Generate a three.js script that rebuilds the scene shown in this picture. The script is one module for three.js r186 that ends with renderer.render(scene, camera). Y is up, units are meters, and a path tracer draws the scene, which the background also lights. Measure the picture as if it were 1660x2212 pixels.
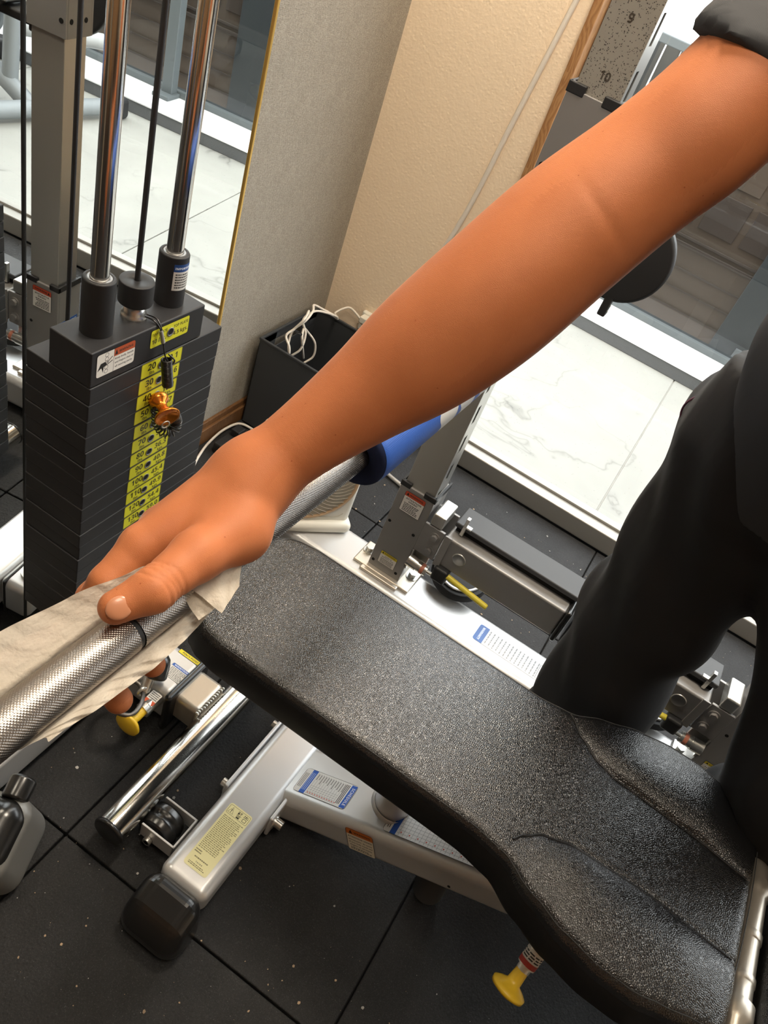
import * as THREE from 'three';
import { RoundedBoxGeometry } from 'three/addons/geometries/RoundedBoxGeometry.js';
import { mergeGeometries } from 'three/addons/utils/BufferGeometryUtils.js';
import { RectAreaLightUniformsLib } from 'three/addons/lights/RectAreaLightUniformsLib.js';

// ---------------------------------------------------------------- camera, sky, lamps, exposure
const scene = new THREE.Scene();
const camera = new THREE.PerspectiveCamera(65.67, 1660 / 2212, 0.02, 60);
camera.position.set(0, 1.305, 0);
camera.up.set(-0.52698, 0.70462, -0.47519);
camera.lookAt(-0.19901, 1.305 - 0.64589, -0.73703);
const renderer = new THREE.WebGLRenderer({ antialias: true });
renderer.toneMapping = THREE.LinearToneMapping;
renderer.toneMappingExposure = 1.15;
renderer.shadowMap.enabled = true;
RectAreaLightUniformsLib.init();
{
  // bright, evenly overcast sky
  const w = 64, h = 32, d = new Float32Array(w * h * 4);
  for (let j = 0; j < h; j++) for (let i = 0; i < w; i++) {
    const el = ((j + 0.5) / h - 0.5) * Math.PI, s = Math.max(0, Math.sin(el));
    const L = 5.6 * (0.72 + 0.28 * s), k = (j * w + i) * 4;
    d[k] = 0.965 * L; d[k + 1] = 1.0 * L; d[k + 2] = 1.02 * L; d[k + 3] = 1;
  }
  const t = new THREE.DataTexture(d, w, h, THREE.RGBAFormat, THREE.FloatType);
  t.mapping = THREE.EquirectangularReflectionMapping; t.magFilter = THREE.LinearFilter; t.needsUpdate = true;
  scene.background = t;
}
const LAMP = { color: new THREE.Color(1.0, 0.87, 0.70), size: 0.5 };
const lampSpots = [[-0.25, -1.1, 55], [0.15, -0.05, 14]]; // x, z, radiance

// ---------------------------------------------------------------- helpers
let seed = 7;
const rnd = () => { seed = (seed + 0x6D2B79F5) | 0; let t = Math.imul(seed ^ (seed >>> 15), 1 | seed); t = (t + Math.imul(t ^ (t >>> 7), 61 | t)) ^ t; return ((t ^ (t >>> 14)) >>> 0) / 4294967296; };
const V = (x, y, z) => new THREE.Vector3(x, y, z);
const lerp = (a, b, t) => a + (b - a) * t, clamp = (x, a = 0, b = 1) => Math.min(b, Math.max(a, x));
const sstep = (a, b, x) => { const t = clamp((x - a) / (b - a)); return t * t * (3 - 2 * t); };
function interp(tab, x) { // piecewise smooth table
  if (x <= tab[0][0]) return tab[0][1];
  for (let i = 1; i < tab.length; i++) if (x <= tab[i][0]) { const t = (x - tab[i - 1][0]) / (tab[i][0] - tab[i - 1][0]); return lerp(tab[i - 1][1], tab[i][1], t * t * (3 - 2 * t) * 0.6 + t * 0.4); }
  return tab[tab.length - 1][1];
}
function hash2(x, y, s = 0) { let h = Math.imul(x | 0, 374761393) + Math.imul(y | 0, 668265263) + Math.imul(s | 0, 2147483647 ^ 0x5bd1e995); h = Math.imul(h ^ (h >>> 13), 1274126177); return ((h ^ (h >>> 16)) >>> 0) / 4294967296; }
function vnoise(x, y, p, s = 0) { // tileable value noise, period p cells
  const xi = Math.floor(x), yi = Math.floor(y), fx = x - xi, fy = y - yi, u = fx * fx * (3 - 2 * fx), v = fy * fy * (3 - 2 * fy);
  const m = (a) => ((a % p) + p) % p;
  return lerp(lerp(hash2(m(xi), m(yi), s), hash2(m(xi + 1), m(yi), s), u), lerp(hash2(m(xi), m(yi + 1), s), hash2(m(xi + 1), m(yi + 1), s), u), v);
}
function fbm(u, v, p, oct, s = 0) { let a = 0, w = 0.5, t = 0; for (let o = 0; o < oct; o++) { a += w * vnoise(u * p, v * p, p, s + o * 17); t += w; w *= 0.5; p *= 2; } return a / t; }
function tex(n, fn, size, srgb) { // fn(u,v)->[r,g,b] 0..1 or number ; size = metres covered by one tile
  const d = new Uint8Array(n * n * 4);
  for (let j = 0; j < n; j++) for (let i = 0; i < n; i++) {
    const c = fn((i + 0.5) / n, (j + 0.5) / n), k = (j * n + i) * 4;
    if (typeof c === 'number') d[k] = d[k + 1] = d[k + 2] = 255 * clamp(c); else { d[k] = 255 * clamp(c[0]); d[k + 1] = 255 * clamp(c[1]); d[k + 2] = 255 * clamp(c[2]); }
    d[k + 3] = 255;
  }
  const t = new THREE.DataTexture(d, n, n); t.wrapS = t.wrapT = THREE.RepeatWrapping; t.magFilter = THREE.LinearFilter; t.minFilter = THREE.LinearMipmapLinearFilter; t.generateMipmaps = true;
  t.repeat.set(1 / size, 1 / size); if (srgb) t.colorSpace = THREE.SRGBColorSpace; t.needsUpdate = true; return t;
}
function worley(u, v, p, s, sx = 1) { // F1, F2 on a tileable grid
  const x = u * p, y = v * p * sx, xi = Math.floor(x), yi = Math.floor(y), py = Math.round(p * sx); let f1 = 9, f2 = 9;
  for (let b = -1; b <= 1; b++) for (let a = -1; a <= 1; a++) {
    const cx = xi + a, cy = yi + b, mx = ((cx % p) + p) % p, my = ((cy % py) + py) % py;
    const dx = cx + hash2(mx, my, s) - x, dy = cy + hash2(mx, my, s + 5) - y, d = Math.sqrt(dx * dx + dy * dy);
    if (d < f1) { f2 = f1; f1 = d; } else if (d < f2) f2 = d;
  }
  return [f1, f2];
}
function triUV(g) { // uv in metres from the face's main direction
  if (g.index) g = g.toNonIndexed();
  const p = g.attributes.position, uv = new Float32Array(p.count * 2), a = V(), b = V(), c = V(), n = V();
  for (let i = 0; i < p.count; i += 3) {
    a.fromBufferAttribute(p, i); b.fromBufferAttribute(p, i + 1); c.fromBufferAttribute(p, i + 2);
    n.subVectors(b, a).cross(c.clone().sub(a)); const x = Math.abs(n.x), y = Math.abs(n.y), z = Math.abs(n.z);
    for (const [k, q] of [[0, a], [1, b], [2, c]]) { const o = (i + k) * 2;
      if (y >= x && y >= z) { uv[o] = q.x; uv[o + 1] = q.z; } else if (x >= z) { uv[o] = q.z; uv[o + 1] = q.y; } else { uv[o] = q.x; uv[o + 1] = q.y; } }
  }
  g.setAttribute('uv', new THREE.BufferAttribute(uv, 2)); return g;
}
const names = new Map();
function numbered(n) { const k = names.get(n) ?? 0; names.set(n, k + 1); return k ? `${n}_${String(k).padStart(3, '0')}` : n; }
function clean(g) { for (const k of Object.keys(g.attributes)) if (!['position', 'normal', 'uv', 'color'].includes(k)) g.deleteAttribute(k); return g.index ? g.toNonIndexed() : g; }
function mesh(name, geos, mat, parent, keepUV = false) {
  let g = Array.isArray(geos) ? (geos.length > 1 ? mergeGeometries(geos.map((q) => clean(q))) : geos[0]) : geos;
  if (!keepUV) g = triUV(g);
  const m = new THREE.Mesh(g, mat); m.castShadow = m.receiveShadow = true;
  m.name = parent ? name : numbered(name); (parent ?? scene).add(m); return m;
}
function group(name, label, category, opt = {}) {
  const o = new THREE.Group(); o.name = numbered(name); scene.add(o);
  o.userData = { label, category, ...opt }; return o;
}
function tag(o, label, category, opt = {}) { Object.assign(o.userData, { label, category, ...opt }); return o; }
function struct(name, geos, mat, label) { const m = mesh(name, geos, mat); m.userData = { kind: 'structure', label, category: name.split('_')[0] }; return m; }
function box(x0, x1, y0, y1, z0, z1, r = 0, seg = 2) {
  const w = x1 - x0, h = y1 - y0, d = z1 - z0;
  const g = r > 0 ? new RoundedBoxGeometry(w, h, d, seg, Math.min(r, w / 2.01, h / 2.01, d / 2.01)) : new THREE.BoxGeometry(w, h, d);
  g.translate((x0 + x1) / 2, (y0 + y1) / 2, (z0 + z1) / 2); return g;
}
function align(g, a, b) { // geometry along +y, centred -> from a to b
  const d = V().subVectors(b, a), q = new THREE.Quaternion().setFromUnitVectors(V(0, 1, 0), d.clone().normalize());
  g.applyQuaternion(q); g.translate((a.x + b.x) / 2, (a.y + b.y) / 2, (a.z + b.z) / 2); return g;
}
function rod(a, b, r, r2 = r, seg = 24, open = false) { a = V(...a); b = V(...b); return align(new THREE.CylinderGeometry(r2, r, a.distanceTo(b), seg, 1, open), a, b); }
function lathe(pts, a, b, seg = 32) { // profile [r, t] with t in metres from a towards b
  a = V(...a); b = V(...b); const g = new THREE.LatheGeometry(pts.map(([r, t]) => new THREE.Vector2(Math.max(r, 0.00001), t)), seg);
  g.applyQuaternion(new THREE.Quaternion().setFromUnitVectors(V(0, 1, 0), b.clone().sub(a).normalize())); g.translate(a.x, a.y, a.z); return g;
}
function tube(pts, r, n = 64, seg = 8, closed = false) { return new THREE.TubeGeometry(new THREE.CatmullRomCurve3(pts.map((p) => V(...p)), closed, 'centripetal'), n, r, seg, closed); }
function hex(c, axis, r, h) { const g = new THREE.CylinderGeometry(r, r, h, 6); if (axis === 'x') g.rotateZ(Math.PI / 2); if (axis === 'z') g.rotateX(Math.PI / 2); g.translate(...c); return g; }
function bolt(parent, c, axis, r = 0.009, h = 0.008, mat) { // hex head with washer
  const off = { x: [1, 0, 0], y: [0, 1, 0], z: [0, 0, 1] }[axis], s = Math.sign(h), H = Math.abs(h);
  const wa = new THREE.CylinderGeometry(r * 1.45, r * 1.45, 0.002, 24); if (axis === 'x') wa.rotateZ(Math.PI / 2); if (axis === 'z') wa.rotateX(Math.PI / 2);
  wa.translate(c[0] + off[0] * s * 0.001, c[1] + off[1] * s * 0.001, c[2] + off[2] * s * 0.001);
  const q = [0, 1, 2].map((i) => c[i] + off[i] * s * (0.002 + H / 2));
  return mesh('bolt', [hex(q, axis, r, H), wa], mat ?? M.zinc, parent);
}
// ---- canvas prints
function print(w, h, pxPerM, draw) {
  const c = document.createElement('canvas'); c.width = Math.round(w * pxPerM); c.height = Math.round(h * pxPerM);
  const g = c.getContext('2d'); draw(g, c.width, c.height);
  const t = new THREE.CanvasTexture(c); t.colorSpace = THREE.SRGBColorSpace; t.anisotropy = 8; return t;
}
function rr(g, x, y, w, h, r) { g.beginPath(); g.moveTo(x + r, y); g.lineTo(x + w - r, y); g.quadraticCurveTo(x + w, y, x + w, y + r); g.lineTo(x + w, y + h - r); g.quadraticCurveTo(x + w, y + h, x + w - r, y + h); g.lineTo(x + r, y + h); g.quadraticCurveTo(x, y + h, x, y + h - r); g.lineTo(x, y + r); g.quadraticCurveTo(x, y, x + r, y); g.closePath(); }
function fit(g, s, x, y, w, px, font = 'bold', align = 'center') { g.font = `${font} ${px}px sans-serif`; const m = g.measureText(s).width; if (m > w) g.font = `${font} ${px * w / m}px sans-serif`; g.textAlign = align; g.textBaseline = 'middle'; g.fillText(s, x, y); }
function lines(g, x, y, w, h, n, col) { g.fillStyle = col; for (let i = 0; i < n; i++) { const yy = y + (i + 0.2) * h / n, t = h / n * 0.5; let xx = x; while (xx < x + w * (0.8 + 0.2 * rnd())) { const ww = w * (0.04 + 0.1 * rnd()); g.fillRect(xx, yy, Math.min(ww, x + w - xx), t); xx += ww + w * 0.025; } } }
function sticker(name, parent, w, h, pos, rot, map, label) { // rounded thin film
  const s = new THREE.Shape(), r = Math.min(w, h) * 0.12, a = -w / 2, b = -h / 2;
  s.moveTo(a + r, b); s.lineTo(-a - r, b); s.quadraticCurveTo(-a, b, -a, b + r); s.lineTo(-a, -b - r); s.quadraticCurveTo(-a, -b, -a - r, -b); s.lineTo(a + r, -b); s.quadraticCurveTo(a, -b, a, -b - r); s.lineTo(a, b + r); s.quadraticCurveTo(a, b, a + r, b);
  const g = new THREE.ShapeGeometry(s, 4), p = g.attributes.position, uv = g.attributes.uv;
  for (let i = 0; i < p.count; i++) uv.setXY(i, p.getX(i) / w + 0.5, p.getY(i) / h + 0.5);
  const m = new THREE.Mesh(g, new THREE.MeshStandardMaterial({ map, roughness: 0.45 })); m.name = name; m.position.set(...pos); m.rotation.set(...rot); m.receiveShadow = true; m.castShadow = true;
  if (label) m.userData.label = label; parent.add(m); return m;
}
// ---- signed distance modelling, meshed with surface nets
const smin = (a, b, k) => { const h = Math.max(k - Math.abs(a - b), 0) / k; return Math.min(a, b) - h * h * k * 0.25; };
function cone(p, a, b, ra, rb) { // tapered capsule
  const bx = b[0] - a[0], by = b[1] - a[1], bz = b[2] - a[2], px = p[0] - a[0], py = p[1] - a[1], pz = p[2] - a[2];
  const t = clamp((px * bx + py * by + pz * bz) / (bx * bx + by * by + bz * bz)), dx = px - bx * t, dy = py - by * t, dz = pz - bz * t;
  return Math.sqrt(dx * dx + dy * dy + dz * dz) - lerp(ra, rb, t);
}
function nets(sdf, lo, hi, h) {
  const n = [0, 1, 2].map((i) => Math.ceil((hi[i] - lo[i]) / h) + 1), [nx, ny, nz] = n, F = new Float32Array(nx * ny * nz).fill(1);
  const B = 6, P = [0, 0, 0], id = (i, j, k) => i + nx * (j + ny * k);
  for (let k0 = 0; k0 < nz; k0 += B) for (let j0 = 0; j0 < ny; j0 += B) for (let i0 = 0; i0 < nx; i0 += B) {
    P[0] = lo[0] + (i0 + B / 2) * h; P[1] = lo[1] + (j0 + B / 2) * h; P[2] = lo[2] + (k0 + B / 2) * h;
    const c = sdf(P); const far = Math.abs(c) > h * B * 1.25 + 0.004;
    for (let k = k0; k < Math.min(nz, k0 + B); k++) for (let j = j0; j < Math.min(ny, j0 + B); j++) for (let i = i0; i < Math.min(nx, i0 + B); i++) {
      if (far) { F[id(i, j, k)] = c; continue; }
      P[0] = lo[0] + i * h; P[1] = lo[1] + j * h; P[2] = lo[2] + k * h; F[id(i, j, k)] = sdf(P);
    }
  }
  const vid = new Int32Array(nx * ny * nz).fill(-1), pos = [], idx = [];
  for (let k = 0; k < nz - 1; k++) for (let j = 0; j < ny - 1; j++) for (let i = 0; i < nx - 1; i++) {
    let m = 0, sx = 0, sy = 0, sz = 0, cnt = 0; const f = [];
    for (let q = 0; q < 8; q++) { const v = F[id(i + (q & 1), j + ((q >> 1) & 1), k + (q >> 2))]; f.push(v); if (v < 0) m |= 1 << q; }
    if (m === 0 || m === 255) continue;
    for (let a = 0; a < 8; a++) for (const bit of [1, 2, 4]) { const b = a | bit; if (b === a) continue; if ((f[a] < 0) !== (f[b] < 0)) { const t = f[a] / (f[a] - f[b]); sx += (a & 1) + (bit === 1 ? t : 0); sy += ((a >> 1) & 1) + (bit === 2 ? t : 0); sz += (a >> 2) + (bit === 4 ? t : 0); cnt++; } }
    vid[id(i, j, k)] = pos.length / 3; pos.push(lo[0] + (i + sx / cnt) * h, lo[1] + (j + sy / cnt) * h, lo[2] + (k + sz / cnt) * h);
  }
  const quad = (a, b, c, d, flip) => { if (a < 0 || b < 0 || c < 0 || d < 0) return; flip ? idx.push(a, c, b, a, d, c) : idx.push(a, b, c, a, c, d); };
  for (let k = 1; k < nz - 1; k++) for (let j = 1; j < ny - 1; j++) for (let i = 1; i < nx - 1; i++) {
    const o = F[id(i, j, k)] < 0;
    if (o !== F[id(i + 1, j, k)] < 0) quad(vid[id(i, j - 1, k - 1)], vid[id(i, j, k - 1)], vid[id(i, j, k)], vid[id(i, j - 1, k)], !o);
    if (o !== F[id(i, j + 1, k)] < 0) quad(vid[id(i - 1, j, k - 1)], vid[id(i - 1, j, k)], vid[id(i, j, k)], vid[id(i, j, k - 1)], !o);
    if (o !== F[id(i, j, k + 1)] < 0) quad(vid[id(i - 1, j - 1, k)], vid[id(i, j - 1, k)], vid[id(i, j, k)], vid[id(i - 1, j, k)], !o);
  }
  const g = new THREE.BufferGeometry(); g.setAttribute('position', new THREE.Float32BufferAttribute(pos, 3)); g.setIndex(idx); g.computeVertexNormals();
  g.setAttribute('uv', new THREE.Float32BufferAttribute(new Float32Array(pos.length / 3 * 2), 2)); return g;
}

// ---------------------------------------------------------------- textures and materials
const T = {
  leather: tex(512, (u, v) => { const w = (fbm(u, v, 8, 3, 3) - 0.5) * 0.03; const [a, b] = worley(u + w, v + w, 36, 11, 1); const [c, d] = worley(u + 2 * w, v, 70, 31, 1); return 0.1 + 0.8 * Math.pow(clamp((b - a) * 1.7), 0.7) * (0.8 + 0.2 * clamp((d - c) * 2)); }, 0.085),
  rubber: tex(1024, (u, v) => { const f = fbm(u, v, 16, 5, 2), s = hash2(u * 1024, v * 1024, 4), s2 = vnoise(u * 340, v * 340, 340, 9); const sp = s > 0.965 ? 0.22 * s2 + 0.06 : 0; const big = vnoise(u * 230, v * 230, 230, 14) > 0.965 ? 0.10 : 0; const b = 0.08 + 0.05 * f + 0.035 * s2; return [b + sp * 0.95 + big, b + sp * 0.98 + big, b * 1.03 + sp + big]; }, 0.5, true),
  rubberBump: tex(512, (u, v) => 0.6 * vnoise(u * 170, v * 170, 170, 21) + 0.4 * vnoise(u * 400, v * 400, 400, 22), 0.5),
  weave: tex(512, (u, v) => { const a = vnoise(u * 40, v * 180, 360, 1), b = vnoise(u * 180, v * 36, 360, 2), c = fbm(u, v, 6, 3, 8); const k = 0.55 * a + 0.45 * b; return [0.615 + 0.17 * (k - 0.5) + 0.03 * (c - 0.5), 0.59 + 0.17 * (k - 0.5) + 0.03 * (c - 0.5), 0.545 + 0.17 * (k - 0.5) + 0.03 * (c - 0.5)]; }, 0.14, true),
  weaveBump: tex(512, (u, v) => 0.55 * vnoise(u * 40, v * 180, 360, 1) + 0.45 * vnoise(u * 180, v * 36, 360, 2), 0.14),
  paintBump: tex(256, (u, v) => fbm(u, v, 24, 3, 5), 0.12),
  wood: tex(512, (u, v) => { const w = fbm(u, v * 0.25, 8, 4, 6), r = 0.5 + 0.5 * Math.sin((u * 24 + w * 7) * Math.PI * 2), f = vnoise(u * 200, v * 12, 400, 3); return [0.66 - 0.10 * r + 0.05 * f, 0.49 - 0.10 * r + 0.05 * f, 0.32 - 0.08 * r + 0.04 * f]; }, 0.2, true),
  stone: tex(1024, (u, v) => {
    const w1 = fbm(u, v, 4, 5, 40), w2 = fbm(u, v, 4, 5, 60), p = fbm(u + w1 * 0.3, v + w2 * 0.3, 6, 5, 80);
    const r = Math.abs(fbm(u + w2 * 0.25, v + w1 * 0.2, 3, 6, 90) - 0.5), r2 = Math.abs(fbm(u + w1 * 0.2, v - w2 * 0.25, 5, 6, 97) - 0.5);
    const vein = 0.17 * Math.exp(-r * 190) * sstep(0.45, 0.62, w1) + 0.09 * Math.exp(-r2 * 150) * sstep(0.5, 0.65, w2), c = 0.60 + 0.11 * (p - 0.5) - vein - 0.03 * (hash2(u * 1024, v * 1024, 3) > 0.9985 ? 6 : 0);
    return [c, c * 0.995, c * 0.955]; }, 1.9, true),
  fabric: tex(128, (u, v) => 0.5 + 0.25 * Math.sin(u * 40 * Math.PI * 2) + 0.25 * Math.sin(v * 40 * Math.PI * 2), 0.05),
  brushed: tex(512, (u, v) => 0.45 + 0.25 * vnoise(u * 200, v * 4, 400, 3) + 0.2 * fbm(u, v, 6, 4, 4), 0.12),
  spots: tex(1024, (u, v) => { const [a] = worley(u, v, 84, 77, 1), n = hash2(Math.floor(u * 84), Math.floor(v * 84), 7); const d = fbm(u, v, 3, 3, 9); const s = a < 0.04 + 0.30 * n * n && n > 1.05 - d * 0.95 ? 0.4 : 0; const b = 0.66 + 0.08 * (fbm(u, v, 4, 4, 12) - 0.5) - s; return [b, b * 0.975, b * 0.915]; }, 0.21, true),
  silver: tex(256, (u, v) => 0.35 + 0.3 * hash2(u * 256, v * 256, 3), 0.06),
  paper: tex(256, (u, v) => fbm(u, v, 14, 4, 4), 0.05),
  skin: tex(512, (u, v) => { const [a, b] = worley(u, v, 60, 4, 1); return 0.6 * clamp((b - a) * 1.6) + 0.4 * fbm(u, v, 12, 3, 5); }, 0.05),
  skinTone: tex(256, (u, v) => { const f = fbm(u, v, 5, 4, 51) - 0.5, h = hash2(u * 256, v * 256, 2) > 0.99985 ? -0.2 : 0; return [0.715 + 0.07 * f + h, 0.43 + 0.06 * f + h, 0.265 + 0.05 * f + h * 0.8]; }, 0.16, true),
  cloth: tex(256, (u, v) => 0.5 + 0.22 * Math.sin(u * 64 * Math.PI * 2) * Math.sin(v * 64 * Math.PI * 2) + 0.2 * (fbm(u, v, 10, 3, 2) - 0.5), 0.04),
};
const S = (o) => new THREE.MeshStandardMaterial(o), PH = (o) => new THREE.MeshPhysicalMaterial(o), C = (r, g, b) => new THREE.Color().setRGB(r, g, b);
const M = {
  rubber: S({ map: T.rubber, bumpMap: T.rubberBump, bumpScale: 0.0012, roughness: 0.78 }),
  slab: S({ color: C(0.02, 0.02, 0.02), roughness: 0.9 }),
  weave: S({ map: T.weave, bumpMap: T.weaveBump, bumpScale: 0.0008, roughness: 0.85 }),
  paint: S({ color: C(0.90, 0.73, 0.54), bumpMap: T.paintBump, bumpScale: 0.0006, roughness: 0.75 }),
  ceiling: S({ color: C(0.72, 0.7, 0.66), bumpMap: T.paintBump, bumpScale: 0.001, roughness: 0.9 }),
  wood: S({ map: T.wood, roughness: 0.5 }),
  alu: S({ color: C(0.36, 0.345, 0.315), metalness: 0.6, roughness: 0.42, roughnessMap: null }),
  whiteAlu: S({ color: C(0.86, 0.87, 0.88), metalness: 0.15, roughness: 0.28 }),
  stone: S({ map: T.stone, roughness: 0.55 }),
  kerb: S({ color: C(0.10, 0.105, 0.11), roughness: 0.6, bumpMap: T.paintBump, bumpScale: 0.001 }),  // dark grey carries the shade on the backlit front of the step
  glass: PH({ color: C(0.97, 0.98, 0.97), transmission: 1, thickness: 0, roughness: 0, ior: 1.45 }),
  tint: PH({ color: C(0.42, 0.42, 0.42), transmission: 1, thickness: 0, roughness: 0.0, ior: 1.5 }),
  mirror: S({ color: C(0.9, 0.92, 0.91), metalness: 1, roughness: 0.0 }),
  gold: S({ color: C(0.80, 0.52, 0.14), metalness: 0.7, roughness: 0.32 }),
  silver: PH({ color: C(0.67, 0.67, 0.67), metalness: 0.5, roughness: 0.38, bumpMap: T.silver, bumpScale: 0.00006, clearcoat: 0.35, clearcoatRoughness: 0.25 }),
  shadedSilverGrey: PH({ color: C(0.30, 0.29, 0.28), metalness: 0.35, roughness: 0.45, bumpMap: T.silver, bumpScale: 0.00006, clearcoat: 0.2, clearcoatRoughness: 0.35 }),  // silver paint darkened for the backlit sleeves; also the dark swing arm
  steelPost: S({ map: T.spots, metalness: 0.3, roughness: 0.4 }),
  steelPlain: S({ color: C(0.40, 0.39, 0.36), metalness: 0.5, roughness: 0.38, bumpMap: T.brushed, bumpScale: 0.0001 }),
  steelSide: S({ color: C(0.62, 0.61, 0.58), metalness: 0.85, roughness: 0.3, bumpMap: T.brushed, bumpScale: 0.0001 }),
  chrome: S({ color: C(0.80, 0.785, 0.75), metalness: 1, roughness: 0.15 }),
  nickel: S({ color: C(0.70, 0.64, 0.55), metalness: 0.7, roughness: 0.36, bumpMap: T.brushed, bumpScale: 0.0001 }),
  zinc: S({ color: C(0.68, 0.67, 0.63), metalness: 0.9, roughness: 0.28 }),
  knurled: S({ color: C(0.33, 0.30, 0.275), metalness: 1, roughness: 0.28 }),
  plate: S({ color: C(0.022, 0.022, 0.024), roughness: 0.5, metalness: 0.15, bumpMap: T.silver, bumpScale: 0.00012 }),
  edge: S({ color: C(0.3, 0.3, 0.3), roughness: 0.4, metalness: 0.8 }),
  blackMatte: S({ color: C(0.016, 0.016, 0.017), roughness: 0.55 }),
  blackGloss: PH({ color: C(0.012, 0.012, 0.012), roughness: 0.28, clearcoat: 0.5, clearcoatRoughness: 0.2 }),
  blackRubber: S({ color: C(0.02, 0.02, 0.02), roughness: 0.7 }),
  hole: S({ color: C(0.004, 0.004, 0.004), roughness: 0.9 }),
  padGrey: S({ color: C(0.06, 0.062, 0.066), roughness: 0.6 }),
  leather: PH({ color: C(0.014, 0.0142, 0.015), roughness: 0.23, ior: 1.75, bumpMap: T.leather, bumpScale: 0.00042 }),
  welt: S({ color: C(0.012, 0.012, 0.0125), roughness: 0.36 }),
  woodDark: S({ map: T.wood, color: C(0.42, 0.38, 0.34), roughness: 0.5 }),
  vinyl: S({ color: C(0.007, 0.007, 0.007), roughness: 0.55 }),
  thread: S({ color: C(0.05, 0.05, 0.05), roughness: 0.6 }),
  whiteThread: S({ color: C(0.6, 0.6, 0.58), roughness: 0.6 }),
  yellow: S({ color: C(0.80, 0.52, 0.03), roughness: 0.4 }),
  yellowRod: S({ color: C(0.66, 0.55, 0.05), roughness: 0.45 }),
  orange: PH({ color: C(0.85, 0.27, 0.03), metalness: 0.85, roughness: 0.25, clearcoat: 0.3 }),
  blue: S({ color: C(0.02, 0.10, 0.46), roughness: 0.5, bumpMap: T.fabric, bumpScale: 0.0003 }),
  navy: S({ color: C(0.010, 0.026, 0.10), roughness: 0.75 }),
  whiteInk: S({ color: C(0.72, 0.72, 0.70), roughness: 0.55 }),
  cream: S({ color: C(0.80, 0.77, 0.68), roughness: 0.4 }),
  fanDark: S({ color: C(0.60, 0.55, 0.45), roughness: 0.5 }),
  fanRing: S({ color: C(0.62, 0.42, 0.25), roughness: 0.4 }),
  bin: S({ color: C(0.042, 0.046, 0.052), roughness: 0.62, bumpMap: T.silver, bumpScale: 0.0001 }),
  cable: S({ color: C(0.80, 0.74, 0.66), roughness: 0.45 }),
  skin: PH({ map: T.skinTone, roughness: 0.58, specularIntensity: 0.7, bumpMap: T.skin, bumpScale: 0.00009, sheen: 0.55, sheenColor: C(1, 0.8, 0.7), sheenRoughness: 0.35 }),
  nail: PH({ color: C(0.50, 0.21, 0.11), roughness: 0.32, clearcoat: 0.25 }),
  shirt: S({ color: C(0.034, 0.036, 0.04), roughness: 0.85, bumpMap: T.cloth, bumpScale: 0.0002 }),
  trouser: PH({ color: C(0.008, 0.008, 0.009), roughness: 0.8, bumpMap: T.cloth, bumpScale: 0.0002, sheen: 0.25, sheenColor: C(0.5, 0.5, 0.5), sheenRoughness: 0.5 }),
  hair: S({ color: C(0.012, 0.009, 0.008), roughness: 0.55 }),
  shoe: S({ color: C(0.02, 0.02, 0.02), roughness: 0.6 }),
  tissue: PH({ color: C(0.70, 0.63, 0.53), roughness: 0.9, transmission: 0.35, thickness: 0, bumpMap: T.paper, bumpScale: 0.0006, side: THREE.DoubleSide }),
  taupe: S({ color: C(0.20, 0.15, 0.11), roughness: 0.7 }),
  taupeDark: S({ color: C(0.13, 0.10, 0.08), roughness: 0.7 }),
  slate: S({ color: C(0.10, 0.115, 0.12), roughness: 0.6 }),
  slateLight: S({ color: C(0.30, 0.33, 0.34), roughness: 0.5 }),
};

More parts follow.
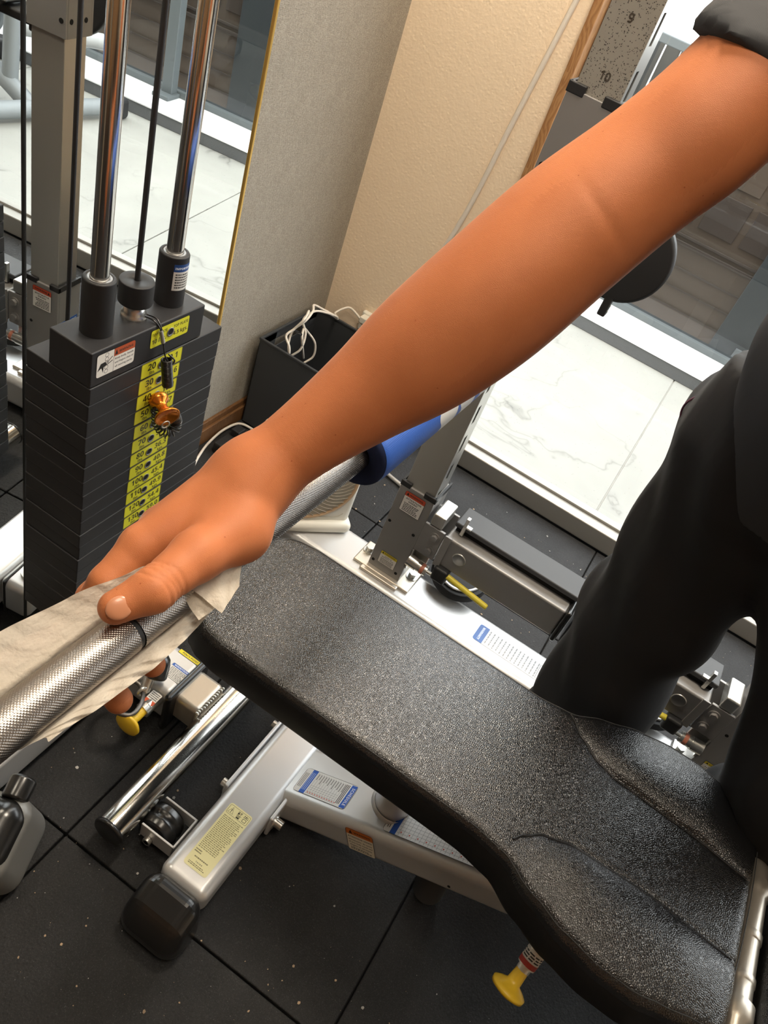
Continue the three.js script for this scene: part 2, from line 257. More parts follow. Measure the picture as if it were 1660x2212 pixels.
// ---------------------------------------------------------------- room shell
const RX = 3.2, RZ = 2.6, RH = 2.4;
{
  const f = new THREE.Group(); f.name = numbered('floor'); f.userData = { kind: 'structure', label: 'black speckled rubber tile floor', category: 'floor' }; scene.add(f);
  const xs = [], zs = []; for (let x = 0.106 - 2.5; x < RX + 0.5; x += 0.5) xs.push(x); for (let z = -0.437 - 3; z < RZ + 0.5; z += 0.5) zs.push(z);
  const cache = new Map();
  for (const x of xs) for (const z of zs) {
    const x0 = Math.max(x, -0.878), x1 = Math.min(x + 0.5, RX), z0 = Math.max(z, -1.828), z1 = Math.min(z + 0.5, RZ);
    if (x1 - x0 < 0.03 || z1 - z0 < 0.03) continue;
    const key = `${(x1 - x0).toFixed(3)}/${(z1 - z0).toFixed(3)}`;
    if (!cache.has(key)) cache.set(key, triUV(box(-(x1 - x0) / 2 + 0.0016, (x1 - x0) / 2 - 0.0016, -0.02, 0, -(z1 - z0) / 2 + 0.0016, (z1 - z0) / 2 - 0.0016, 0.0025, 2)));
    const m = new THREE.Mesh(cache.get(key), M.rubber); m.name = 'rubber_tile'; m.position.set((x0 + x1) / 2, -0.0006 * rnd(), (z0 + z1) / 2); m.castShadow = m.receiveShadow = true; f.add(m);
  }
  mesh('screed', box(-1, RX + 0.1, -0.14, -0.021, -1.9, RZ + 0.1), M.slab, f);
  struct('wall_left', box(-1.0, -0.88, 0, RH, -1.95, RZ + 0.1), M.weave, 'grey wall covered in woven-look wallpaper');
  struct('wall_back', [box(-0.88, -0.494, 0, RH, -1.95, -1.83), box(-0.494, 2.9, 2.1, RH, -1.95, -1.83), box(2.9, RX + 0.1, 0, RH, -1.95, -1.83)], M.paint, 'beige painted wall beside the window');
  struct('wall_right', box(RX, RX + 0.1, 0, RH, -1.95, RZ + 0.1), M.paint, 'beige painted side wall');
  struct('wall_front', box(-1.0, RX + 0.1, 0, RH, RZ, RZ + 0.1), M.wood, 'warm wood-panelled wall behind the viewer');
  struct('ceiling', box(-1.0, RX + 0.1, RH, RH + 0.12, -1.95, RZ + 0.1), M.ceiling, 'plain off-white ceiling');
  struct('baseboard_left', [box(-0.88, -0.866, 0, 0.045, -1.83, RZ, 0.002), box(-0.88, -0.872, 0.045, 0.062, -1.83, RZ, 0.002)], M.woodDark, 'stepped brown wooden baseboard under the grey wall');
  struct('baseboard_back', [box(-0.865, -0.47, 0, 0.045, -1.83, -1.816, 0.002), box(-0.865, -0.47, 0.045, 0.062, -1.83, -1.822, 0.002)], M.woodDark, 'brown wooden baseboard under the beige wall');
  struct('trim_1', [box(-0.496, -0.476, 0.0, 2.12, -1.95, -1.812, 0.003), box(-0.496, 2.92, 2.1, 2.12, -1.95, -1.812, 0.003)], M.wood, 'light wooden window lining');
  const w = new THREE.Group(); w.name = numbered('window_1'); w.userData = { kind: 'structure', label: 'wide floor-length window in an aluminium frame', category: 'window' }; scene.add(w);
  mesh('window_sill', [box(-0.476, 2.9, 0, 0.058, -1.9, -1.832, 0.004), box(-0.476, 2.9, 0.058, 0.066, -1.9, -1.872, 0.002)], M.alu, w);
  for (const x of [1.25]) mesh('mullion', box(x - 0.025, x + 0.025, 0.06, 2.08, -1.9, -1.86, 0.003), M.alu, w);
  mesh('window_frame', [box(-0.476, 2.9, 2.06, 2.1, -1.9, -1.85, 0.003), box(2.86, 2.9, 0.06, 2.1, -1.9, -1.85, 0.003), box(-0.476, -0.45, 0.06, 2.1, -1.9, -1.86, 0.003)], M.alu, w);
  for (const [a, b] of [[-0.45, 1.225], [1.275, 2.86]]) { const g = new THREE.PlaneGeometry(b - a, 2.0); g.translate((a + b) / 2, 1.06, -1.885); mesh('pane', g, M.glass, w); }
}
// ceiling lamps: round recessed fittings with a frosted cover
for (const [x, z, power] of lampSpots) {
  const l = group('ceiling_lamp', x < 0 ? 'round warm ceiling lamp above the rack upright' : 'round warm ceiling lamp above the open floor beyond the bench', 'lamp');
  mesh('ring', lathe([[0.28, 0], [0.295, 0], [0.30, 0.012], [0.28, 0.018], [0.28, 0]], [x, RH, z], [x, RH - 1, z]), M.whiteAlu, l);
  mesh('diffuser', lathe([[0.0001, 0.012], [0.279, 0.012], [0.279, 0.002]], [x, RH, z], [x, RH - 1, z]), S({ color: 0xffffff, emissive: LAMP.color, emissiveIntensity: power / 9 }), l);
  const a = new THREE.RectAreaLight(LAMP.color, power, LAMP.size, LAMP.size); a.position.set(x, RH - 0.022, z); a.lookAt(x, 0, z); l.add(a);
}
// ---------------------------------------------------------------- balcony and what lies beyond
{
  const b = new THREE.Group(); b.name = numbered('balcony_floor'); b.userData = { kind: 'structure', label: 'pale veined stone tiles of the balcony', category: 'floor' }; scene.add(b);
  for (let i = -3; i < 5; i++) for (let j = 0; j < 2; j++) {
    const x0 = 0.05 + i * 1.18, z1 = -1.9 - j * 1.18, z0 = Math.max(z1 - 1.18, -3.12);
    const g = triUV(box(x0 + 0.002, x0 + 1.178, -0.04, 0, z0 + 0.002, z1 - 0.002, 0.002)); const m = new THREE.Mesh(g, M.stone); m.name = 'stone_tile'; m.castShadow = m.receiveShadow = true; b.add(m);
  }
  mesh('grout_bed', box(-3.6, 6.2, -0.25, -0.006, -3.5, -1.9), S({ color: C(0.45, 0.44, 0.41), roughness: 0.9 }), b);
  const r = group('glass_balustrade', 'tinted glass balustrade on a white metal ledge along the balcony edge', 'balustrade');
  mesh('kerb', box(-3.4, 6, 0, 0.05, -3.3, -3.07, 0.003), M.kerb, r);
  mesh('ledge', [box(-3.4, 6, 0.0505, 0.058, -3.3, -3.066, 0.002)], M.whiteAlu, r);
  mesh('channel', box(-3.4, 6, 0.058, 0.085, -3.35, -3.3, 0.002), M.slate, r);
  for (const x of [-1.65, 0.68, 1.78, 2.9]) mesh('post', [box(x - 0.025, x + 0.025, 0.058, 0.98, -3.30, -3.25, 0.003), box(x - 0.04, x + 0.04, 0.058, 0.075, -3.3, -3.2, 0.003)], M.slate, r);
  for (const [x0, x1] of [[-3.4, -1.66], [-1.64, 0.67], [0.69, 1.77], [1.79, 2.89], [2.91, 6]]) { const g = new THREE.PlaneGeometry(x1 - x0, 0.88); g.translate((x0 + x1) / 2, 0.52, -3.325); mesh('pane', g, M.tint, r); }
  mesh('handrail', box(-3.4, 6, 0.955, 0.985, -3.35, -3.29, 0.004), M.slate, r);
  // corrugated screen and the wall of the house opposite
  const s = group('corrugated_screen', 'dark grey corrugated metal screen behind the balcony glass', 'screen');
  for (let i = 0; i < 46; i++) mesh('sheet_rib', box(-3.3 + i * 0.062, -3.3 + i * 0.062 + 0.056, -0.6, 0.965, -3.52 - (i % 2) * 0.012, -3.5 - (i % 2) * 0.012, 0.004, 1), i % 7 === 3 ? M.slateLight : M.slate, s);
  const h = group('neighbour_wall', 'taupe panelled wall seen through the balcony glass', 'wall');
  mesh('wall_face', box(-0.46, 6.5, -0.7, 0.93, -3.9, -3.75), M.taupe, h);
  mesh('rail', [box(-0.46, 6.5, 0.27, 0.285, -3.75, -3.735, 0.003), box(-0.46, 6.5, 0.30, 0.312, -3.75, -3.74, 0.003)], M.taupeDark, h);
  mesh('pilaster', box(0.1, 0.62, -0.7, 0.9, -3.75, -3.72, 0.003), M.slate, h);
  mesh('vent_box', box(0.21, 0.255, -0.06, -0.005, -3.72, -3.70, 0.003), M.slateLight, h);
  for (let i = 0; i < 7; i++) for (let j = 0; j < 2; j++) mesh('wall_panel', box(-0.4 + i * 0.19, -0.24 + i * 0.19, 0.36 + j * 0.2, 0.52 + j * 0.2, -3.75, -3.742, 0.003), j ? M.taupe : M.taupeDark, h);
  for (let i = 0; i < 4; i++) mesh('cornice', box(-0.46, 6.5, -0.08 + i * 0.085, -0.074 + i * 0.085, -3.75, -3.744, 0.001), M.taupeDark, h);
}
{ // exercise bike on the balcony, seen in the mirror
  const e = group('exercise_bike', 'grey exercise bike standing on the balcony', 'exercise bike');
  const fg = S({ color: C(0.24, 0.26, 0.27), metalness: 0.2, roughness: 0.5 });
  mesh('rear_foot', rod([0.93, 0.045, -2.92], [1.16, 0.045, -2.25], 0.032), fg, e); mesh('front_foot', rod([1.55, 0.045, -3.0], [1.75, 0.045, -2.4], 0.032), fg, e);
  for (const p of [[0.915, 0.045, -2.965], [1.17, 0.045, -2.22], [1.535, 0.045, -3.03], [1.76, 0.045, -2.37]]) mesh('foot_cap', [box(p[0] - 0.035, p[0] + 0.035, 0, 0.085, p[2] - 0.035, p[2] + 0.035, 0.02, 3)], M.blackMatte, e);
  mesh('frame_tube', [tube([[1.05, 0.05, -2.6], [1.2, 0.11, -2.62], [1.45, 0.14, -2.68], [1.65, 0.05, -2.7]], 0.034), rod([1.16, 0.1, -2.62], [1.10, 0.72, -2.6], 0.03), rod([1.56, 0.1, -2.69], [1.62, 1.05, -2.7], 0.03)], fg, e);
  mesh('flywheel_cover', lathe([[0.001, -0.05], [0.2, -0.045], [0.22, 0], [0.2, 0.045], [0.001, 0.05]], [1.42, 0.36, -2.68], [1.5, 0.36, -2.3]), M.slate, e);
  mesh('foot_peg', rod([1.02, 0.25, -2.99], [1.2, 0.26, -2.75], 0.03, 0.03, 20), S({ color: C(0.35, 0.36, 0.36), roughness: 0.35 }), e);
  mesh('saddle', [box(0.95, 1.22, 0.72, 0.78, -2.7, -2.5, 0.03, 3)], M.blackMatte, e);
  e.position.x = -0.19;
  mesh('handlebar', tube([[1.5, 1.0, -2.95], [1.6, 1.08, -2.85], [1.63, 1.06, -2.7], [1.6, 1.08, -2.55], [1.5, 1.0, -2.45]], 0.015), M.blackMatte, e);
}
// ---------------------------------------------------------------- mirror leaning on its stand beside the grey wall
{
  const m = group('floor_mirror', 'large floor mirror with thin gold edge behind the weight stack', 'mirror');
  const W = 0.96, H = 1.75; // local: face +x, far edge at z = 0
  const g = box(-0.004, 0, 0.012, H - 0.012, 0.006, W - 0.006); mesh('mirror_glass', g, M.mirror, m);
  mesh('frame', [box(-0.02, 0.003, 0, H, 0, 0.0058, 0.001), box(-0.02, 0.003, 0, H, W - 0.0058, W, 0.001), box(-0.02, 0.003, 0, 0.011, 0, W, 0.001), box(-0.02, 0.003, H - 0.011, H, 0, W, 0.001)], M.gold, m);
  mesh('backing', box(-0.02, -0.0045, 0.002, H - 0.002, 0.002, W - 0.002), M.blackMatte, m);
  m.position.set(-0.7285, 0, -1.105); m.rotation.order = 'YXZ'; m.rotation.set(0, 0.081, 0.0026);
}
// ---------------------------------------------------------------- cable rack
const T1 = (s, sub) => print(0.06, 0.075, 4000, (g, w, h) => { g.fillStyle = '#1a1a1a'; g.fillRect(0, 0, w, h); g.fillStyle = '#e9e6df'; rr(g, 4, 4, w - 8, h - 8, 16); g.fill(); g.save(); rr(g, 4, 4, w - 8, h - 8, 16); g.clip(); g.fillStyle = sub; g.fillRect(0, 0, w, h * 0.24); g.restore(); g.fillStyle = '#1c1208'; fit(g, s, w * 0.56, h * 0.125, w * 0.66, h * 0.17); g.beginPath(); g.moveTo(w * 0.14, h * 0.05); g.lineTo(w * 0.20, h * 0.19); g.lineTo(w * 0.08, h * 0.19); g.closePath(); g.fill(); g.fillStyle = '#222'; fit(g, s === 'CAUTION' ? 'CHECK' : 'ATTENTION', w / 2, h * 0.33, w * 0.8, h * 0.11); fit(g, s === 'CAUTION' ? 'before use' : 'USERS!', w / 2, h * 0.44, w * 0.7, h * 0.11); lines(g, w * 0.12, h * 0.53, w * 0.76, h * 0.42, 6, '#2b2b2b'); });
const stW = T1('WARNING', '#c2492a'), stC = T1('CAUTION', '#d8c32e');
const stBlue = (t) => print(0.06, 0.06, 4000, (g, w, h) => { g.fillStyle = '#888'; g.fillRect(0, 0, w, h); g.fillStyle = '#dedcd4'; rr(g, 3, 3, w - 6, h - 6, 18); g.fill(); g.fillStyle = '#2456a8'; g.fillRect(4, 4, w - 8, h * 0.2); g.fillStyle = '#e8eef8'; fit(g, t, w / 2, h * 0.11, w * 0.86, h * 0.15); lines(g, w * 0.08, h * 0.26, w * 0.84, h * 0.7, 8, '#555'); });
const stImp = stBlue('IMPORTANT');
const rack = group('cable_rack', 'silver steel cable rack with notched uprights and yellow pull handles', 'gym machine');
{
  // base frame
  mesh('base_tube', box(-0.56, 0.766, 0.02, 0.1, -1.268, -1.154, 0.016, 3), M.silver, rack);
  mesh('side_tube', box(-0.595, -0.512, 0.02, 0.1, -1.153, -0.3, 0.012, 3), M.silver, rack);
  mesh('stack_tube', box(-0.655, -0.5955, 0.02, 0.1, -0.77, -0.674, 0.014, 3), M.silver, rack);
  mesh('receiver_tube', box(-0.5115, -0.405, 0.02, 0.1, -0.765, -0.672, 0.014, 3), M.silver, rack);
  mesh('receiver_collar', [box(-0.412, -0.398, 0.012, 0.108, -0.774, -0.662, 0.018, 3)], M.blackGloss, rack);
  mesh('gasket', box(-0.610, -0.605, 0.018, 0.102, -0.772, -0.672, 0.016, 3), M.blackMatte, rack);
  for (const x of [-0.53, -0.475, 0.6]) mesh('rubber_foot', rod([x, 0, -1.21], [x, 0.021, -1.21], 0.03), M.blackRubber, rack);
  for (const z of [-0.36, -0.72]) mesh('rubber_foot', rod([-0.54, 0, z], [-0.54, 0.021, z], 0.03), M.blackRubber, rack);
  mesh('stack_bolt', [rod([-0.634, 0.1, -0.716], [-0.634, 0.2, -0.716], 0.008), hex([-0.634, 0.118, -0.716], 'y', 0.015, 0.014), rod([-0.634, 0.1, -0.716], [-0.634, 0.108, -0.716], 0.02)], M.zinc, rack);
  sticker('sticker', rack, 0.16, 0.05, [0.04, 0.1006, -1.213], [-Math.PI / 2, 0, -0.01], print(0.16, 0.05, 4000, (g, w, h) => { g.fillStyle = '#e2e2e0'; g.fillRect(0, 0, w, h); g.fillStyle = '#3f66a8'; g.fillRect(0, 0, w * 0.14, h); g.save(); g.translate(w * 0.07, h / 2); g.rotate(Math.PI / 2); g.fillStyle = '#e6ecf6'; fit(g, 'WARRANTY', 0, 0, h * 0.8, h * 0.18); g.restore(); g.save(); g.translate(w * 0.16, 0); for (let i = 0; i < 14; i++) { g.fillStyle = '#8b8b8b'; let y = h * 0.08; while (y < h * 0.9) { const l = h * (0.06 + 0.12 * rnd()); g.fillRect(i * w * 0.057 + 4, y, w * 0.016, Math.min(l, h * 0.92 - y)); y += l + h * 0.03; } } g.restore(); g.strokeStyle = '#777'; g.lineWidth = 4; g.strokeRect(w * 0.94, h * 0.1, w * 0.04, h * 0.8); }), 'pale instruction sticker with blue end');
  // uprights
  function upright(sx) {
    const X = (x) => sx > 0 ? x : 0.206 - x, bx = (x0, x1, ...r) => box(Math.min(X(x0), X(x1)), Math.max(X(x0), X(x1)), ...r), f = (q) => [X(q[0]), q[1], q[2]];
    const side = sx > 0;
    mesh('flange', [bx(-0.345, -0.205, 0.1, 0.107, -1.262, -1.188, 0.003), bx(-0.322, -0.228, 0.1, 0.107, -1.188, -1.176, 0.003)], side ? M.nickel : M.zinc, rack);
    for (const q of [[-0.33, 0.107, -1.232], [-0.22, 0.107, -1.236]]) bolt(rack, f(q), 'y', 0.009, 0.011);
    // lower sleeve: four walls, open at the top
    mesh('lower_sleeve', [bx(-0.314, -0.236, 0.107, 0.345, -1.206, -1.2, 0.001), bx(-0.314, -0.236, 0.107, 0.345, -1.276, -1.27, 0.001), bx(-0.314, -0.3085, 0.107, 0.345, -1.27, -1.206), bx(-0.2415, -0.236, 0.107, 0.345, -1.27, -1.206),
      bx(-0.236, -0.19, 0.212, 0.290, -1.206, -1.2, 0.001), bx(-0.236, -0.19, 0.212, 0.290, -1.276, -1.27, 0.001), bx(-0.236, -0.19, 0.212, 0.218, -1.27, -1.206)], M.shadedSilverGrey, rack);
    mesh('sleeve_liner', [bx(-0.316, -0.292, 0.339, 0.352, -1.208, -1.1995, 0.002), bx(-0.262, -0.234, 0.339, 0.352, -1.208, -1.1995, 0.002), bx(-0.316, -0.311, 0.339, 0.352, -1.276, -1.2, 0.001), bx(-0.239, -0.234, 0.339, 0.352, -1.276, -1.2, 0.001)], M.blackMatte, rack);
    for (const [x, y] of [[-0.306, 0.243], [-0.248, 0.243], [-0.306, 0.124], [-0.248, 0.124]]) mesh('rivet_hole', rod(f([x, y, -1.202]), f([x, y, -1.1993]), 0.0035, 0.0035, 16), M.hole, rack);
    for (const y of [0.269, 0.232]) bolt(rack, f([-0.206, y, -1.2]), 'z', 0.0075, 0.006, M.shadedSilverGrey);
    // post with side slots
    const slots = []; const ys = []; for (let k = 0; k < 22; k++) ys.push(0.262 + 0.071 * k);
    mesh('post_face', [bx(-0.308, -0.2415, 0.15, 1.0, -1.2085, -1.2065, 0.0008)], M.steelPlain, rack); mesh('post_face', [bx(-0.308, -0.2415, 1.0, 2.0, -1.2085, -1.2065, 0.0008)], M.steelPost, rack);
    const wall = [bx(-0.308, -0.306, 0.15, 2.0, -1.266, -1.2085), bx(-0.308, -0.2415, 0.15, 2.0, -1.268, -1.266)];
    let y0 = 0.15; for (const y of ys) { wall.push(bx(-0.2435, -0.2415, y0, y - 0.02, -1.266, -1.2085)); y0 = y + 0.02; wall.push(bx(-0.2435, -0.2415, y - 0.02, y0, -1.2225, -1.2085), bx(-0.2435, -0.2415, y - 0.02, y0, -1.266, -1.2365)); }
    wall.push(bx(-0.2435, -0.2415, y0, 2.0, -1.266, -1.2085)); mesh('post_side', wall, M.steelSide, rack);
    mesh('post_hollow_shade', bx(-0.303, -0.248, 0.15, 1.99, -1.262, -1.212), M.hole, rack);  // near-black filler that paints the shade inside the hollow post
    // upper carriage
    mesh('carriage', [bx(-0.315, -0.236, 0.835, 1.088, -1.206, -1.2, 0.001), bx(-0.315, -0.236, 0.835, 1.088, -1.276, -1.27, 0.001), bx(-0.315, -0.3085, 0.835, 1.088, -1.27, -1.206), bx(-0.2415, -0.236, 0.835, 1.088, -1.27, -1.206)], M.shadedSilverGrey, rack);
    mesh('carriage_liner', [bx(-0.317, -0.29, 1.082, 1.097, -1.209, -1.199, 0.002), bx(-0.262, -0.234, 1.082, 1.097, -1.209, -1.199, 0.002), bx(-0.317, -0.312, 1.082, 1.097, -1.276, -1.2, 0.001)], M.blackMatte, rack);
    for (const [x, y] of [[-0.306, 0.983], [-0.25, 0.983], [-0.306, 0.862]]) mesh('rivet_hole', rod(f([x, y, -1.202]), f([x, y, -1.1993]), 0.0045, 0.0045, 16), M.hole, rack);
    for (const z of [-1.215, -1.255]) mesh('rivet_hole', rod(f([-0.314, 0.862, z]), f([-0.3157, 0.862, z]), 0.0045, 0.0045, 16), M.hole, rack);
    mesh('bar_hook', [bx(-0.236, -0.155, 0.828, 0.8435, -1.262, -1.21, 0.004), bx(-0.162, -0.152, 0.8435, 0.885, -1.262, -1.21, 0.003), bx(-0.24, -0.232, 0.82, 0.93, -1.262, -1.21, 0.003)], M.blackMatte, rack);
    // pull pin and yellow handle
    mesh('pin_bracket', [bx(-0.236, -0.2, 0.15, 0.208, -1.222, -1.216, 0.002), bx(-0.24, -0.233, 0.15, 0.21, -1.235, -1.2, 0.002)], M.zinc, rack);
    mesh('pull_pin', [rod(f([-0.236, 0.18, -1.2]), f([-0.213, 0.1785, -1.2]), 0.0135), rod(f([-0.213, 0.1785, -1.2]), f([-0.19, 0.178, -1.2]), 0.0118), rod(f([-0.19, 0.178, -1.2]), f([-0.165, 0.1785, -1.2]), 0.0042)], M.zinc, rack);
    mesh('pin_band', [rod(f([-0.204, 0.1783, -1.2]), f([-0.196, 0.1781, -1.2]), 0.0121)], S({ color: C(0.45, 0.16, 0.1), roughness: 0.5 }), rack);
    mesh('handle_knuckle', [bx(-0.178, -0.145, 0.178, 0.214, -1.212, -1.186, 0.006)], M.blackMatte, rack);
    mesh('pull_handle', [lathe([[0.0001, 0], [0.0062, 0.0005], [0.0062, 0.104], [0.005, 0.107], [0.0001, 0.1075]], f([-0.152, 0.204, -1.194]), f([-0.047, 0.19, -1.194]))], M.yellowRod, rack);
    // swing arm
    mesh('swing_arm', [bx(-0.187, 0.088, 0.212, 0.287, -1.256, -1.2, 0.005)], M.shadedSilverGrey, rack);
    mesh('arm_clip', [bx(-0.187, -0.172, 0.208, 0.291, -1.2, -1.196, 0.001)], M.shadedSilverGrey, rack);
    mesh('arm_hole', [lathe([[0.0001, 0.0005], [0.011, 0.0006], [0.013, 0.003], [0.0145, 0.0016], [0.015, 0]], f([-0.142, 0.253, -1.2005]), f([-0.142, 0.253, -1.1]))], M.steelSide, rack);
    mesh('arm_cap', [bx(0.088, 0.1, 0.206, 0.293, -1.262, -1.194, 0.012, 3)], M.blackGloss, rack);
    mesh('arm_cushion', [bx(-0.185, 0.095, 0.300, 0.312, -1.290, -1.226, 0.003)], M.padGrey, rack);
    mesh('cushion_gap_shade', [bx(-0.18, 0.09, 0.288, 0.300, -1.262, -1.232)], M.hole, rack);  // black block standing for the shaded gap under the cushion
    mesh('clamp_block', [bx(-0.228, -0.2, 0.292, 0.322, -1.262, -1.2, 0.004)], M.zinc, rack);
    mesh('latch_tab', [bx(-0.168, -0.161, 0.29, 0.335, -1.232, -1.222, 0.001), bx(-0.168, -0.15, 0.312, 0.316, -1.232, -1.222, 0.001)], M.zinc, rack);
    // pulley behind the base tube
    mesh('pulley', [lathe([[0.012, -0.012], [0.062, -0.012], [0.066, -0.009], [0.056, 0], [0.066, 0.009], [0.062, 0.012], [0.012, 0.012]], f([-0.135, 0.135, -1.30]), f([-0.135, 0.6, -1.18]), 48)], M.blackMatte, rack);
    mesh('pulley_rim', [lathe([[0.048, 0.0125], [0.054, 0.0125], [0.054, 0.016], [0.048, 0.016], [0.048, 0.0125]], f([-0.135, 0.135, -1.30]), f([-0.135, 0.6, -1.18]), 48)], M.steelSide, rack);
    sticker('sticker', rack, 0.047, 0.052, f([-0.275, 0.309, -1.1993]), [0, 0, 0], stW, 'small white sticker with red warning band');
    sticker('sticker', rack, 0.041, 0.034, f([-0.276, 0.144, -1.1993]), [0, 0, 0], stC, 'small white sticker with yellow caution band');
    sticker('sticker', rack, 0.05, 0.052, f([-0.276, 0.94, -1.1993]), [0, 0, 0], stW);
    if (side) sticker('sticker', rack, 0.062, 0.13, [-0.3146, 0.2, -1.238], [0, -Math.PI / 2, 0], stImp, 'white notice sticker with blue heading');
    // engraved numbers on the post
    for (let k = 0; k < 6; k++) {
      const n = 11 - k, y = 1.046 + 0.0705 * k; if (y < 1.1) continue;
      const t = print(0.02, 0.02, 6400, (g, w, h) => { g.clearRect(0, 0, w, h); g.strokeStyle = '#3c3226'; g.lineWidth = 6; g.font = '92px sans-serif'; g.textAlign = 'center'; g.textBaseline = 'middle'; g.strokeText(String(n), w / 2, h / 2); });
      const pl = new THREE.PlaneGeometry(0.02, 0.02); const m = new THREE.Mesh(pl, S({ map: t, transparent: true, alphaTest: 0, roughness: 0.6 })); m.name = 'engraved_number'; m.position.set(...f([-0.275, y, -1.2061])); rack.add(m);
    }
  }
  upright(1); upright(-1);
  mesh('top_beam', box(-0.36, 0.566, 2.0, 2.08, -1.27, -1.2, 0.01), M.silver, rack);
  // stack guide rods, hung from a head beam
  for (const z of [-0.5532, -0.6636]) mesh('guide_rod', rod([-0.5107, 0.1, z], [-0.5107, 2.0, z], 0.0093, 0.0093, 32), M.chrome, rack);
  mesh('head_beam', box(-0.72, -0.3, 2.0, 2.06, -1.27, -0.55, 0.01), M.silver, rack);
  // cable to the stack and the return cable behind it
  mesh('lift_cable', rod([-0.5107, 0.82, -0.608], [-0.5107, 2.0, -0.606], 0.003, 0.003, 10), M.blackMatte, rack);
  mesh('return_cable', rod([-0.66, 0.02, -0.664], [-0.66, 2.0, -0.664], 0.0028, 0.0028, 10), M.blackMatte, rack);
  // pull pin on the receiver tube
  mesh('receiver_pin', [rod([-0.428, 0.076, -0.674], [-0.428, 0.080, -0.642], 0.0125), hex([-0.428, 0.081, -0.637], 'z', 0.014, 0.010)], M.zinc, rack);
  sticker('sticker', rack, 0.020, 0.026, [-0.428, 0.0912, -0.657], [-Math.PI / 2 + 0.05, 0, 0], print(0.022, 0.036, 8000, (g, w, h) => { g.fillStyle = '#e6e2da'; g.fillRect(0, 0, w, h); g.fillStyle = '#d05a35'; g.fillRect(0, h * 0.68, w, h * 0.32); lines(g, w * 0.1, h * 0.06, w * 0.8, h * 0.56, 4, '#333'); }));
  mesh('receiver_knob', [lathe([[0.009, 0], [0.0095, 0.018], [0.008, 0.024], [0.019, 0.030], [0.0235, 0.034], [0.0225, 0.039], [0.012, 0.042], [0.0001, 0.043]], [-0.428, 0.082, -0.634], [-0.4275, 0.085, -0.434])], M.yellow, rack);
  sticker('sticker', rack, 0.038, 0.03, [-0.428, 0.1006, -0.716], [-Math.PI / 2, 0, 0], stBlue('MAINTAIN'), 'small white sticker with blue heading');
  sticker('sticker', rack, 0.05, 0.009, [-0.432, 0.1006, -0.757], [-Math.PI / 2, 0, 0], print(0.05, 0.009, 8000, (g, w, h) => { g.fillStyle = '#222'; g.fillRect(0, 0, w, h); g.fillStyle = '#e3d22c'; rr(g, 4, 4, w - 8, h - 8, 14); g.fill(); g.fillStyle = '#222'; fit(g, 'PINCH POINT', w / 2, h / 2, w * 0.8, h * 0.6); }));
  sticker('sticker', rack, 0.04, 0.05, [-0.475, 0.1006, -0.70], [-Math.PI / 2, 0, 0], stC);
}
{ // chrome foot bar plugged into the receiver
  const b = group('foot_bar', 'chrome T-shaped foot bar plugged into the rack base below the bench', 'foot bar');
  mesh('stub', box(-0.412, -0.352, 0.032, 0.094, -0.757, -0.682, 0.01, 3), M.nickel, b);
  mesh('crossbar', lathe([[0.0245, 0], [0.0258, 0.001], [0.0258, 0.58], [0.0245, 0.581]], [-0.329, 0.066, -0.455], [-0.329, 0.066, -2], 40), M.chrome, b);
  const w = []; for (let i = 0; i < 26; i++) { const t = i / 26, q = t < 0.5 ? [-0.3535 + 0.003 * rnd(), 0.091, -0.682 - 0.075 * t * 2] : [-0.3525, 0.094 - 0.055 * (t - 0.5) * 2, -0.681]; const g = new THREE.SphereGeometry(0.0027 + 0.0008 * rnd(), 8, 6); g.translate(...q); w.push(g); }
  mesh('weld_bead', w, M.zinc, b);
  for (const [z, s] of [[-0.455, 1], [-1.036, -1]]) mesh('end_plug', lathe([[0.0001, -0.0045], [0.024, -0.004], [0.0268, -0.001], [0.0268, 0.003], [0.02, 0.004], [0.0001, 0.02]], [-0.329, 0.066, z], [-0.329, 0.066, z - s]), M.blackGloss, b);
}
{ // low cable end with stop ball and snap hook
  const c = group('cable_snap_hook', 'black cable stop ball with grey snap hook lying on the rack base', 'snap hook');
  mesh('stop_ball', lathe([[0.0001, 0], [0.010, 0.001], [0.0155, 0.008], [0.0175, 0.018], [0.0175, 0.04], [0.015, 0.044], [0.011, 0.045], [0.0001, 0.042]], [-0.4537, 0.15, -0.7011], [-0.4385, 0.115, -0.6714]), M.blackGloss, c);
  mesh('cable', rod([-0.472, 0.30, -0.738], [-0.4537, 0.148, -0.7011], 0.0085), M.blackMatte, c);
  mesh('swivel', [rod([-0.453, 0.118, -0.674], [-0.446, 0.098, -0.655], 0.0105, 0.009), new THREE.TorusGeometry(0.009, 0.003, 8, 20).rotateY(1.2).translate(-0.446, 0.1, -0.651)], M.zinc, c);
  mesh('hook', tube([[-0.446, 0.1, -0.651], [-0.43, 0.104, -0.628], [-0.428, 0.105, -0.603], [-0.448, 0.105, -0.592], [-0.468, 0.105, -0.598], [-0.486, 0.105, -0.62], [-0.484, 0.105, -0.645], [-0.462, 0.104, -0.656]], 0.0038, 60, 10, true), S({ color: C(0.16, 0.15, 0.14), metalness: 0.8, roughness: 0.4 }), c);
}
